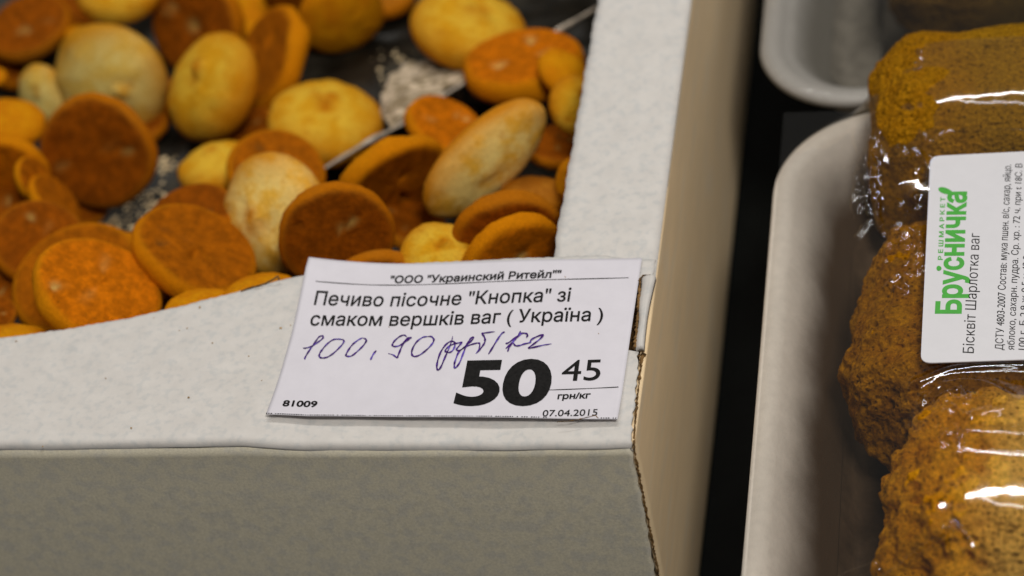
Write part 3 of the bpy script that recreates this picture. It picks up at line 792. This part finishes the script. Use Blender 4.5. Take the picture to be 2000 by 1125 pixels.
# ------------------------------------------------------------------ foam trays
def paint_shade(m, col):  # paints the shade of the tray's inside into the foam colour
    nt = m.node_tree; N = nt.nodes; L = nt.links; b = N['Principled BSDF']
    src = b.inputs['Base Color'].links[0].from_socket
    vc = N.new('ShaderNodeVertexColor'); vc.layer_name = 'inner_shade'
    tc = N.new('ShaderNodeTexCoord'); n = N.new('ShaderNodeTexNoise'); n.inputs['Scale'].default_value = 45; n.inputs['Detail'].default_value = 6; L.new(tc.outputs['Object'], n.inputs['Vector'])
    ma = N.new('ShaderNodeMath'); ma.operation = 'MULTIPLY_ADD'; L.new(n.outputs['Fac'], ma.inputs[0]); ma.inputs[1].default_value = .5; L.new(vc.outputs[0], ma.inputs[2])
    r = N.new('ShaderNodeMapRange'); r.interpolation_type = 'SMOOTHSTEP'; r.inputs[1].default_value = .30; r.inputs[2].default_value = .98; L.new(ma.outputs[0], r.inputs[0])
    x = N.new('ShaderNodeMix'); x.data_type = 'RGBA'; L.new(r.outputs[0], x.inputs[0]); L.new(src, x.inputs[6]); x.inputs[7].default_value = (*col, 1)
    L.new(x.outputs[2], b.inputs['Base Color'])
paint_shade(M_foam, (0.085, 0.052, 0.028)); paint_shade(M_foam2, (0.14, 0.13, 0.11))
def tray(name, x0, x1, y0, y1, zr, rad, m, label, depth=2.0, shade_m=None):
    prof = [(2.3, -depth - .18), (1.8, -depth - .1), (0.62, -.55), (0.30, -.30), (0.05, -.34), (0.0, -.22), (0.03, -.08), (.14, 0), (.34, .03), (.52, .0), (.66, -.10), (.80, -.26), (.95, -depth * .14), (1.1, -depth * .22), (1.28, -depth * .32), (1.45, -depth * .42), (1.65, -depth * .54), (1.85, -depth * .66), (2.2, -depth * .86), (2.6, -depth), (3.6, -depth)]
    n = 28; base = []
    def rr(inset):
        P = []; r = max(rad - inset * .8, .5)
        a0, a1, b0, b1 = x0 + inset, x1 - inset, y0 + inset, y1 - inset
        for (cx, cy, st) in ((a1 - r, b1 - r, 0), (a0 + r, b1 - r, 90), (a0 + r, b0 + r, 180), (a1 - r, b0 + r, 270)):
            for k in range(n + 1):
                a = math.radians(st + 90 * k / n); P.append((cx + r * math.cos(a), cy + r * math.sin(a)))
            for k in range(1, 12): P.append(None)
        Q = []; N_ = len(P); i = 0
        while i < N_:
            if P[i] is None:
                j = i
                while P[j % N_] is None: j += 1
                a = P[i - 1]; b = P[j % N_]; c = j - i + 1
                for k in range(i, j): t = (k - i + 1) / c; Q.append((a[0] * (1 - t) + b[0] * t, a[1] * (1 - t) + b[1] * t))
                i = j
            else: Q.append(P[i]); i += 1
        return Q
    V = []
    for ins, z in prof:
        for p in rr(ins): V.append((p[0], p[1], zr + z))
    np_ = len(rr(0)); F = []
    for k in range(len(prof) - 1):
        for i in range(np_):
            j = (i + 1) % np_; F.append((k * np_ + i, (k + 1) * np_ + i, (k + 1) * np_ + j, k * np_ + j))
    for k_, flip in ((len(prof) - 1, False), (0, True)):
        cc = len(V); V.append(((x0 + x1) / 2, (y0 + y1) / 2, zr + prof[k_][1]))
        for i in range(np_):
            f = (k_ * np_ + i, k_ * np_ + (i + 1) % np_, cc); F.append(f[::-1] if flip else f)
    o = mk(name, V, F, m, loc=((x0 + x1) / 2, (y0 + y1) / 2, zr - depth - .18))
    tag(o, label, 'tray')
    sk = np.zeros((len(V), 4), np.float32); sk[:, 3] = 1  # amount of painted shade, growing inward from the rim
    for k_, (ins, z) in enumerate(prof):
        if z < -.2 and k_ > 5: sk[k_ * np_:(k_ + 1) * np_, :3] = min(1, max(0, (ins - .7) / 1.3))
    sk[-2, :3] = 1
    ca_ = o.data.color_attributes.new('inner_shade', 'FLOAT_COLOR', 'POINT'); ca_.data.foreach_set('color', sk.ravel())
    # dark sheet added over the tray floor, its colour stands in for shade
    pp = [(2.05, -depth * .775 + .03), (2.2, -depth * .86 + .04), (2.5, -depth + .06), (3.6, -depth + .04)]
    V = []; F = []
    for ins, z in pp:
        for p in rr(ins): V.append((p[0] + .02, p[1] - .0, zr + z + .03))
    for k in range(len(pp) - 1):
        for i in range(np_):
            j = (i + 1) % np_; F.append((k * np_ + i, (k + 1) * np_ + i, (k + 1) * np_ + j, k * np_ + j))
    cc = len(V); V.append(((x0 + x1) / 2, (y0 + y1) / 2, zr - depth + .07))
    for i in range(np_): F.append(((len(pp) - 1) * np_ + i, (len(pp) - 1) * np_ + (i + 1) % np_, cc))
    p_ = mk('shade_sheet', V, F, shade_m, loc=(0, 0, 0)); p_.parent = o; p_.location = -o.location
    return o
ZR = -2.0
tl = at(1500, 520, ZR)
tray('foam_tray', at(1480, 800, ZR)[0] - .1, 17.5, -9, 14.5, ZR, 3.4, M_foam, 'white foam tray nearest the box, holding the labelled sponge cakes', 3.1, M_shade)
ZU = -4.0
tray('foam_tray', at(1488, 40, ZU)[0], 17, at(1640, 198, ZU)[1], 42, ZU, 3.0, M_foam2, 'grey looking foam tray behind, cut by the top edge of the photo', 2.1, M_shade2)

# ------------------------------------------------------------------ sponge cakes
M_crust = None
def sponge_mat(name, c1, c2, c3, scale=1.0):
    m = bpy.data.materials.new(name); m.use_nodes = True
    nt = m.node_tree; N = nt.nodes; L = nt.links; b = N['Principled BSDF']
    tc = N.new('ShaderNodeTexCoord'); mp = N.new('ShaderNodeMapping'); mp.inputs['Scale'].default_value = (100 * scale,) * 3; L.new(tc.outputs['Object'], mp.inputs[0])
    vc = N.new('ShaderNodeVertexColor'); vc.layer_name = 'zone'; sep = N.new('ShaderNodeSeparateColor'); L.new(vc.outputs[0], sep.inputs[0])
    def noise(s, d=6, r=.65):
        n = N.new('ShaderNodeTexNoise'); n.inputs['Scale'].default_value = s; n.inputs['Detail'].default_value = d; n.inputs['Roughness'].default_value = r
        L.new(mp.outputs[0], n.inputs['Vector']); return n.outputs['Fac']
    def ramp(src, lo, hi, a=0, c=1):
        r = N.new('ShaderNodeMapRange'); r.inputs[1].default_value = lo; r.inputs[2].default_value = hi; r.inputs[3].default_value = a; r.inputs[4].default_value = c; L.new(src, r.inputs[0]); return r.outputs[0]
    def mix(f, a, c):
        x = N.new('ShaderNodeMix'); x.data_type = 'RGBA'; L.new(f, x.inputs[0])
        for s, v in ((x.inputs[6], a), (x.inputs[7], c)):
            if isinstance(v, tuple): s.default_value = (*v, 1)
            else: L.new(v, s)
        return x.outputs[2]
    c = mix(ramp(noise(1.6), .35, .7), c1, c2)
    c = mix(sep.outputs[0], c, c3)                                # cut, sugared face
    c = mix(sep.outputs[1], c, tuple(q * .30 for q in c1))       # pores of darker crust
    vo = N.new('ShaderNodeTexVoronoi'); vo.inputs['Scale'].default_value = 6.5; L.new(mp.outputs[0], vo.inputs['Vector'])
    c = mix(ramp(vo.outputs['Distance'], .34, .12, 0, .85), c, tuple(q * .35 for q in c1))
    c = mix(ramp(noise(9, 4), .62, .72, 0, .6), c, tuple(min(1, q * 1.35) for q in c2))
    gr = N.new('ShaderNodeVectorMath'); gr.operation = 'SCALE'; L.new(c, gr.inputs[0]); L.new(ramp(noise(8, 8, .8), .34, .66, .5, 1.45), gr.inputs['Scale'])
    L.new(gr.outputs[0], b.inputs['Base Color']); b.inputs['Roughness'].default_value = .85; b.inputs['Specular IOR Level'].default_value = .06
    vo2 = N.new('ShaderNodeTexVoronoi'); vo2.inputs['Scale'].default_value = 7; L.new(mp.outputs[0], vo2.inputs['Vector'])
    add = N.new('ShaderNodeMath'); add.operation = 'ADD'; L.new(vo2.outputs['Distance'], add.inputs[0]); L.new(noise(12, 7, .75), add.inputs[1])
    bp = N.new('ShaderNodeBump'); bp.inputs['Strength'].default_value = 1.0; bp.inputs['Distance'].default_value = 0.0014
    L.new(add.outputs[0], bp.inputs['Height']); L.new(bp.outputs[0], b.inputs['Normal'])
    return m
MS1 = sponge_mat('sponge_olive', (0.40, 0.165, 0.002), (0.46, 0.21, 0.004), (0.38, 0.19, 0.006))
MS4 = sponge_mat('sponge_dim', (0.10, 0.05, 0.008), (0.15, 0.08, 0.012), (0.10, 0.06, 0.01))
MS2 = sponge_mat('sponge_brown', (0.34, 0.12, 0.001), (0.56, 0.24, 0.002), (0.28, 0.105, 0.002))
MS3 = sponge_mat('sponge_gold', (0.66, 0.24, 0.002), (0.90, 0.39, 0.006), (0.92, 0.54, 0.11))
SP = []
def sponge(c, half, m, label, rough, e=0.42, rotz=0, seed=0, lump=0.25, nu=420, nv=230):
    """rounded block: c centre, half sizes in cm; rough = lumpiness of the crust left of the cut face"""
    cu = lambda w, p: np.sign(np.cos(w)) * np.abs(np.cos(w)) ** p
    su = lambda w, p: np.sign(np.sin(w)) * np.abs(np.sin(w)) ** p
    th = np.linspace(0, 2 * math.pi, nu, endpoint=False); ph = np.linspace(-math.pi / 2, math.pi / 2, nv)
    TH, PH = np.meshgrid(th, ph, indexing='ij'); TH = TH.ravel(); PH = PH.ravel()
    Nn = np.stack([cu(PH, e) * cu(TH, e), cu(PH, e) * su(TH, e), su(PH, e)], 1)
    Vv = Nn * np.array(half)
    nrm = Vv / (np.linalg.norm(Vv, axis=1)[:, None] + 1e-9)
    left = 1 / (1 + np.exp((Vv[:, 0] + half[0] * .22 + .5 * fbm(Vv * 1.1 + 3, seed + 21, 3)) / .28))       # 1 on the crusty left part
    k = 0.25 + 0.75 * left
    d = lump * fbm(Vv * .55 + seed, seed, 3) * (0.3 + .7 * left) + rough * .7 * fbm(Vv * 1.8 + seed, seed + 4, 4, .6) * k
    f1 = worley(Vv * .95 + seed * 1.7, seed + 11); d += (lump * .75 * (.45 - f1 ** 2)) * (.15 + .85 * left)
    f2 = worley(Vv * 2.3 + seed * 1.1, seed + 13); d += rough * .8 * (.4 - f2 ** 2) * k
    wz = worley(Vv * 2.6 + seed, seed + 7); d -= rough * 1.1 * np.clip(.42 - wz, 0, 1) * k * 2
    wf = worley(Vv * 6.5 + seed, seed + 8); pore = np.clip((.30 - wf) / .15, 0, 1)
    mask = np.clip(fbm(Vv * 1.2 + 9, seed + 2, 2) * 2.4 + .35, 0, 1)
    d -= rough * .55 * pore * mask
    Vv = Vv + nrm * d[:, None]
    a = math.radians(rotz); ca, sa = math.cos(a), math.sin(a)
    W = np.stack([Vv[:, 0] * ca - Vv[:, 1] * sa + c[0], Vv[:, 0] * sa + Vv[:, 1] * ca + c[1], Vv[:, 2] + c[2]], 1)
    o = mk('sponge_cake', W, gridf(nu, nv, wrapu=True), m, loc=(c[0], c[1], c[2] - half[2]))
    ca_ = o.data.color_attributes.new('zone', 'FLOAT_COLOR', 'POINT')
    arr = np.stack([(1 - left) * .9, pore * mask, 0 * left, np.ones(len(W))], 1).astype(np.float32); ca_.data.foreach_set('color', arr.ravel())
    SP.append((c, half, rotz))
    return tag(o, label, 'sponge cake', 'sponge cakes in the wrapped tray')
# centres from where their tops sit in the photo
p = at(1905, 225, -0.6); sponge((p[0] + .5, p[1] + .9, -2.3), (3.35, 2.7, 2.7), MS1, 'olive brown sponge cake above the white product label, smooth topped', 0.10, .5, 3, 3, .35)
p = at(1850, 640, -1.2); sponge((p[0] + .68, p[1] + .75, -2.85), (2.95, 3.7, 2.1), MS2, 'dark brown sponge cake lying under the white product label', 0.20, .62, -4, 21, .5)
p = at(1925, 960, -0.4); sponge((p[0] + .75, p[1] + .25, -2.3), (3.0, 3.1, 2.7), MS3, 'golden rough crusted sponge cake in the lower right corner', 0.30, .62, -6, 41, .6)
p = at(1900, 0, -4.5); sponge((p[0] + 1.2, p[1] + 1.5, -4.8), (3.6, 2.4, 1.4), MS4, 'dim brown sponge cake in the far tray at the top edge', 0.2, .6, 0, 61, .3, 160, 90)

# ------------------------------------------------------------------ cling film over the near tray (taut membrane over cakes and rim)
fx0, fx1, fy0, fy1 = at(1480, 800, ZR)[0] + .05, 13.5, -8.0, 14.35
cx, cy = 110, 230
gx = np.linspace(fx0, fx1, cx); gy = np.linspace(fy0, fy1, cy)
GX, GY = np.meshgrid(gx, gy, indexing='ij')
OB = np.full((cx, cy), -9.0)
for (c, h, r) in SP[:3]:
    a = math.radians(-r); dx = GX - c[0]; dy = GY - c[1]
    ux = (dx * math.cos(a) - dy * math.sin(a)) / (h[0] * 1.03); uy = (dx * math.sin(a) + dy * math.cos(a)) / (h[1] * 1.03)
    q = np.abs(ux) ** 3.2 + np.abs(uy) ** 3.2
    OB = np.maximum(OB, np.where(q < 1, c[2] + (h[2] + .12) * np.clip(1 - q, 0, 1) ** (1 / 3.2), -9))
H = np.maximum(OB, ZR + 0.06)
inside = np.ones_like(H, bool)
rr_ = 3.2
corner = (GX < fx0 + rr_) & (GY > fy1 - rr_) & (np.hypot(GX - fx0 - rr_, GY - (fy1 - rr_)) > rr_)
for it in range(1400):
    A_ = (np.roll(H, 1, 0) + np.roll(H, -1, 0) + np.roll(H, 1, 1) + np.roll(H, -1, 1)) / 4
    A_[0, :] = ZR + .06; A_[:, -1] = ZR + .06; A_[-1, :] = A_[-2, :]; A_[:, 0] = A_[:, 1]
    A_[corner] = ZR + .06
    H = np.maximum(A_, OB)
# fine grid
fxn, fyn = 340, 720
hx = np.linspace(fx0, fx1, fxn); hy = np.linspace(fy0, fy1, fyn)
def bil(x, y):
    u = np.clip((x - fx0) / (fx1 - fx0) * (cx - 1), 0, cx - 1.001); v = np.clip((y - fy0) / (fy1 - fy0) * (cy - 1), 0, cy - 1.001)
    i = u.astype(int); j = v.astype(int); a = u - i; b = v - j
    return H[i, j] * (1 - a) * (1 - b) + H[i + 1, j] * a * (1 - b) + H[i, j + 1] * (1 - a) * b + H[i + 1, j + 1] * a * b
HX, HY = np.meshgrid(hx, hy, indexing='ij')
HZ = bil(HX, HY)
# smooth once
for _ in range(6): HZ[1:-1, 1:-1] = (HZ[:-2, 1:-1] + HZ[2:, 1:-1] + HZ[1:-1, :-2] + HZ[1:-1, 2:]) / 4
def onfilm(px, py):
    z = 0.0
    for _ in range(12):
        p = at(px, py, z); z = float(bil(np.array([p[0]]), np.array([p[1]]))[0]) * .6 + z * .4
    return at(px, py, z)
def ridge(pts, wid, hgt):
    """a raised wrinkle of the film along a polyline"""
    P = np.array([onfilm(x, y)[:2] for x, y in pts]); n0 = len(P); Q = []
    for i in range(n0 - 1):
        a, b, c, d = P[max(i - 1, 0)], P[i], P[i + 1], P[min(i + 2, n0 - 1)]
        for k in range(10):
            t = k / 10; Q.append(0.5 * ((2 * b) + (c - a) * t + (2 * a - 5 * b + 4 * c - d) * t * t + (3 * b - a - 3 * c + d) * t ** 3))
    Q.append(P[-1]); Q = np.array(Q)
    mnx, mny = Q.min(0) - wid * 4; mxx, mxy = Q.max(0) + wid * 4
    i0, i1 = np.searchsorted(hx, [mnx, mxx]); j0, j1 = np.searchsorted(hy, [mny, mxy])
    if i1 <= i0 or j1 <= j0: return
    sx = HX[i0:i1, j0:j1]; sy = HY[i0:i1, j0:j1]; best = np.full(sx.shape, 1e9); fade = np.zeros(sx.shape)
    for k in range(len(Q) - 1):
        a = Q[k]; d = Q[k + 1] - a; l2 = d @ d + 1e-12
        t = np.clip(((sx - a[0]) * d[0] + (sy - a[1]) * d[1]) / l2, 0, 1)
        dd_ = (sx - a[0] - t * d[0]) ** 2 + (sy - a[1] - t * d[1]) ** 2
        s = (k + t) / (len(Q) - 1); m_ = dd_ < best
        best = np.where(m_, dd_, best); fade = np.where(m_, np.minimum(1, np.minimum(s, 1 - s) * 6 + .15), fade)
    HZ[i0:i1, j0:j1] += hgt * fade * np.exp(-best / wid ** 2)
R1 = 0.10
ridge([(1770, 758), (1800, 748), (1850, 728), (1900, 720), (1950, 717), (2010, 718), (2050, 722)], .26, .17)
ridge([(1825, 757), (1870, 749), (1920, 752), (1950, 765), (1975, 785), (1962, 802), (1930, 809), (1878, 812)], .22, .15)
ridge([(1888, 842), (1910, 848), (1960, 851), (2040, 856)], .32, .17)
def pleat(pts, wid):
    """a taut fold whose crest has its own height: photo point and crest height"""
    P = np.array([at(x, y, z) for x, y, z in pts]); Q = []
    for i in range(len(P) - 1):
        for k in range(10): Q.append(P[i] + (P[i + 1] - P[i]) * k / 10)
    Q.append(P[-1]); Q = np.array(Q)
    i0, i1 = np.searchsorted(hx, [Q[:, 0].min() - wid * 3, Q[:, 0].max() + wid * 3]); j0, j1 = np.searchsorted(hy, [Q[:, 1].min() - wid * 3, Q[:, 1].max() + wid * 3])
    sx = HX[i0:i1, j0:j1]; sy = HY[i0:i1, j0:j1]; best = np.full(sx.shape, 1e9); zc = np.zeros(sx.shape); fd = np.zeros(sx.shape)
    for k in range(len(Q) - 1):
        a = Q[k]; d = Q[k + 1] - a; t = np.clip(((sx - a[0]) * d[0] + (sy - a[1]) * d[1]) / (d[:2] @ d[:2] + 1e-12), 0, 1)
        q2 = (sx - a[0] - t * d[0]) ** 2 + (sy - a[1] - t * d[1]) ** 2; m_ = q2 < best; s = (k + t) / (len(Q) - 1)
        best = np.where(m_, q2, best); zc = np.where(m_, a[2] + t * d[2], zc); fd = np.where(m_, np.minimum(1, np.minimum(s, 1 - s) * 8 + .1), fd)
    b0 = HZ[i0:i1, j0:j1]
    HZ[i0:i1, j0:j1] = b0 + np.maximum(zc - b0, .04) * fd * np.exp(-best / wid ** 2)
pleat([(1640, 1180, -.75), (1690, 1150, -.48), (1730, 1122, -.25), (1780, 1092, -.02), (1820, 1066, .18), (1850, 1047, .34), (1882, 1046, .45)], .26)
ridge([(1620, 1140), (1660, 1120), (1715, 1100)], .06, .06)
ridge([(1630, 1150), (1680, 1130), (1720, 1115)], .06, .06)
rs = random.Random(5)
for k in range(9):                                               # fan of pleats pulled in by the label's corner
    x = 1850 + k * 22 + rs.random() * 6
    ridge([(x - 62 + k * 2, 312 + 10 * rs.random() - k * 2), (x - 30, 288 - k * 1.0), (x, 266 + 6 * rs.random())], .11, .09)
ridge([(1755, 345), (1785, 322), (1812, 300), (1840, 280), (1868, 263)], .14, .13)
ridge([(1800, 352), (1808, 330), (1825, 305), (1852, 280)], .05, .06)
ridge([(1738, 320), (1765, 318), (1790, 316)], .05, .05)
ridge([(1752, 298), (1760, 275), (1770, 252)], .06, .06)
ridge([(1756, 300), (1775, 305), (1790, 320), (1783, 345)], .05, .06)
ridge([(1760, 145), (1790, 138), (1800, 122), (1775, 130)], .055, .06)
ridge([(1770, 80), (1778, 98), (1790, 84)], .05, .06)
ridge([(1800, 105), (1812, 85)], .05, .05)
for k in range(70):                                              # small crinkles where the film touches the crust
    cxp, cyp, s1, s2 = rs.choice([(1865, 830, 22, 45), (1865, 1010, 24, 50), (1780, 470, 26, 60), (1790, 130, 26, 50), (1775, 300, 28, 40), (1760, 500, 30, 60), (1850, 770, 30, 14), (1690, 330, 14, 60), (1860, 1080, 20, 30)])
    x = rs.gauss(cxp, s1 * .7); y = rs.gauss(cyp, s2 * .7); a = rs.random() * 3.14; l = 6 + rs.random() * 20; b_ = (rs.random() - .5) * 14
    ridge([(x - math.cos(a) * l, y - math.sin(a) * l), (x + b_, y - b_ * .5), (x + math.cos(a) * l, y + math.sin(a) * l)], .07 + .03 * rs.random(), .065)
for k in range(26):                                              # vertical gathers on the left flank
    x = 1668 + rs.random() * 60; y = 240 + rs.random() * 160
    ridge([(x, y), (x - 6, y + 30), (x + 4, y + 62)], .06, .05)
HZ += 0.012 * fbm(np.stack([HX.ravel() * 1.3, HY.ravel() * 1.3, 0 * HX.ravel()], 1), 77, 3).reshape(HX.shape)
# soften and keep it just over the label
V = np.stack([HX.ravel(), HY.ravel(), HZ.ravel()], 1)
film = tag(mk('cling_film', V, gridf(fxn, fyn), M_film, loc=(8, 3, ZR)), 'clear wrinkled cling film stretched over the near foam tray', 'cling film')

x0_, x1_, y0_, y1_ = at(1488, 40, ZU)[0] + .1, 15, at(1640, 198, ZU)[1] + .1, 40
g1 = np.linspace(0, 1, 90); g2 = np.linspace(0, 1, 160); U1, U2 = np.meshgrid(g1, g2, indexing='ij')
fxx = x0_ + (x1_ - x0_) * U1; fyy = y0_ + (y1_ - y0_) * U2
edge_ = np.minimum(fxx - x0_, fyy - y0_)
rc = 2.9; inn = (fxx < x0_ + rc) & (fyy < y0_ + rc); dd2 = rc - np.hypot(fxx - x0_ - rc, fyy - y0_ - rc); edge_ = np.where(inn, dd2, edge_)
bad = edge_ < 0
ang_ = np.arctan2(fyy - y0_ - rc, fxx - x0_ - rc); fxx = np.where(bad, x0_ + rc + rc * np.cos(ang_), fxx); fyy = np.where(bad, y0_ + rc + rc * np.sin(ang_), fyy); edge_ = np.maximum(edge_, 0)
fzz = ZU + .07 + 0.2 * (1 - np.exp(-edge_ / 2.2)) + 0.05 * np.sin(fxx * 2.2 + fyy * .7) * np.minimum(1, edge_) + .03 * fbm(np.stack([fxx.ravel() * 2, fyy.ravel() * .6, 0 * fxx.ravel()], 1), 5, 3).reshape(fxx.shape)
V = np.stack([fxx.ravel(), fyy.ravel(), fzz.ravel()], 1)
tag(mk('cling_film', V, gridf(90, 160), M_film, loc=(8, 25, ZU)), 'clear cling film over the far foam tray at the top edge', 'cling film')

# ------------------------------------------------------------------ product label on the film
ZLb = float(np.percentile(HZ[(HX > 6.6) & (HX < 9.6) & (HY > 3.6) & (HY < 10.2)], 97)) + 0.03
print('label z', ZLb)
stk = tag(empty('product_label', (8, 6.5, ZLb)), 'white product label with green lettering stuck on the cling film', 'label')
def rounded(corners, r=0.22, n=6):
    P = []
    C = [np.array(c) for c in corners]; N4 = len(C)
    for i in range(N4):
        a, b, c = C[i - 1], C[i], C[(i + 1) % N4]
        d1 = (a - b) / np.linalg.norm(a - b); d2 = (c - b) / np.linalg.norm(c - b)
        for k in range(n + 1):
            t = k / n; P.append((1 - t) ** 2 * (b + d1 * r) + 2 * t * (1 - t) * b + t * t * (b + d2 * r))
    return P
fl = np.array([at(1798, 709, ZLb), at(2150, 697, ZLb), at(2150, 288, ZLb), at(1817, 305, ZLb)])[:, :2]
dmin = np.full(HX.shape, 9.0)
for i_ in range(4):
    a_, b_ = fl[i_], fl[(i_ + 1) % 4]; e_ = (b_ - a_) / np.linalg.norm(b_ - a_); dmin = np.minimum(dmin, (HX - a_[0]) * -e_[1] + (HY - a_[1]) * e_[0])
capz = ZLb - .045 + np.clip(-dmin - .05, 0, 9) * 1.2
HZ = np.minimum(HZ, capz)
me_ = film.data; co_ = np.empty(len(me_.vertices) * 3, np.float32); me_.vertices.foreach_get('co', co_); co_ = co_.reshape(-1, 3)
co_[:, 2] = (HZ.ravel() - ZR) * S; me_.vertices.foreach_set('co', co_.ravel()); me_.update()
P = rounded([at(1798, 709, ZLb), at(2150, 697, ZLb), at(2150, 288, ZLb), at(1817, 305, ZLb)], .28)
n = len(P); P = np.array(P); V = np.vstack([P, P - np.array([0, 0, .03])])
F = [tuple(range(n)), tuple(n + i for i in reversed(range(n)))] + [(i, n + i, n + (i + 1) % n, (i + 1) % n) for i in range(n)]
mk('sticker_sheet', V, F, M_sticker, stk, smooth=False)
def st_text(body, p0, p1, p2, m=M_ink, bold=0.0, cap=CAP, spacing=1.0):
    out, F, _ = place_text('printed_text', body, p0, p1, p2, ZLb, m, stk, bold, cap, spacing)
    out[:, 2] = ZLb + 0.004 + (0.003 if m is M_ink else 0)
    return mk('printed_text', out, F, m, stk, smooth=False)
st_text('Брусничка', (1876, 613), (1887, 374), (1828, 613), M_green, 0.035)
st_text('Р Е Ш М А Р К Е Т', (1841, 508), (1846, 385), (1832, 508), M_green, 0.03)
st_text('Бісквіт Шарлотка ваг', (1902, 690), (1914, 456), (1880, 689), M_ink, -0.004)
st_text('ДСТУ 4803-2007 Состав: мука пшен. в/с, сахар, яйцо.', (1959, 684), (1975, 322), (1943, 683), M_ink, 0.0)
st_text('яблоко, сахарн. пудра. Ср. хр. : 72 ч. при t 18С. В', (1981, 684), (1997, 320), (1966, 683), M_ink, 0.0)
st_text('100 г. Б-2,9 ж-0,5 у-42,9', (2003, 684), (2012, 500), (1988, 683), M_ink, 0.0)
def disc(name, cpx, a, b, ang, m, parent, z):
    c = at(*cpx, z); V = []; n = 28; sx = np.array(at(cpx[0] + 1, cpx[1], z)) - c; sy = np.array(at(cpx[0], cpx[1] + 1, z)) - c
    for k in range(n):
        t = 2 * math.pi * k / n; x = a * math.cos(t); y = b * math.sin(t) * (1 - .15 * math.cos(t)); an = math.radians(ang)
        V.append(c + sx * (x * math.cos(an) - y * math.sin(an)) + sy * (x * math.sin(an) + y * math.cos(an)))
    return mk(name, V, [tuple(range(n))], m, parent, smooth=False)
disc('leaf_mark', (1847, 373), 15, 6, 18, M_green, stk, ZLb + .005)
disc('berry_mark', (1834, 524), 5, 5, 0, M_green, stk, ZLb + .005)
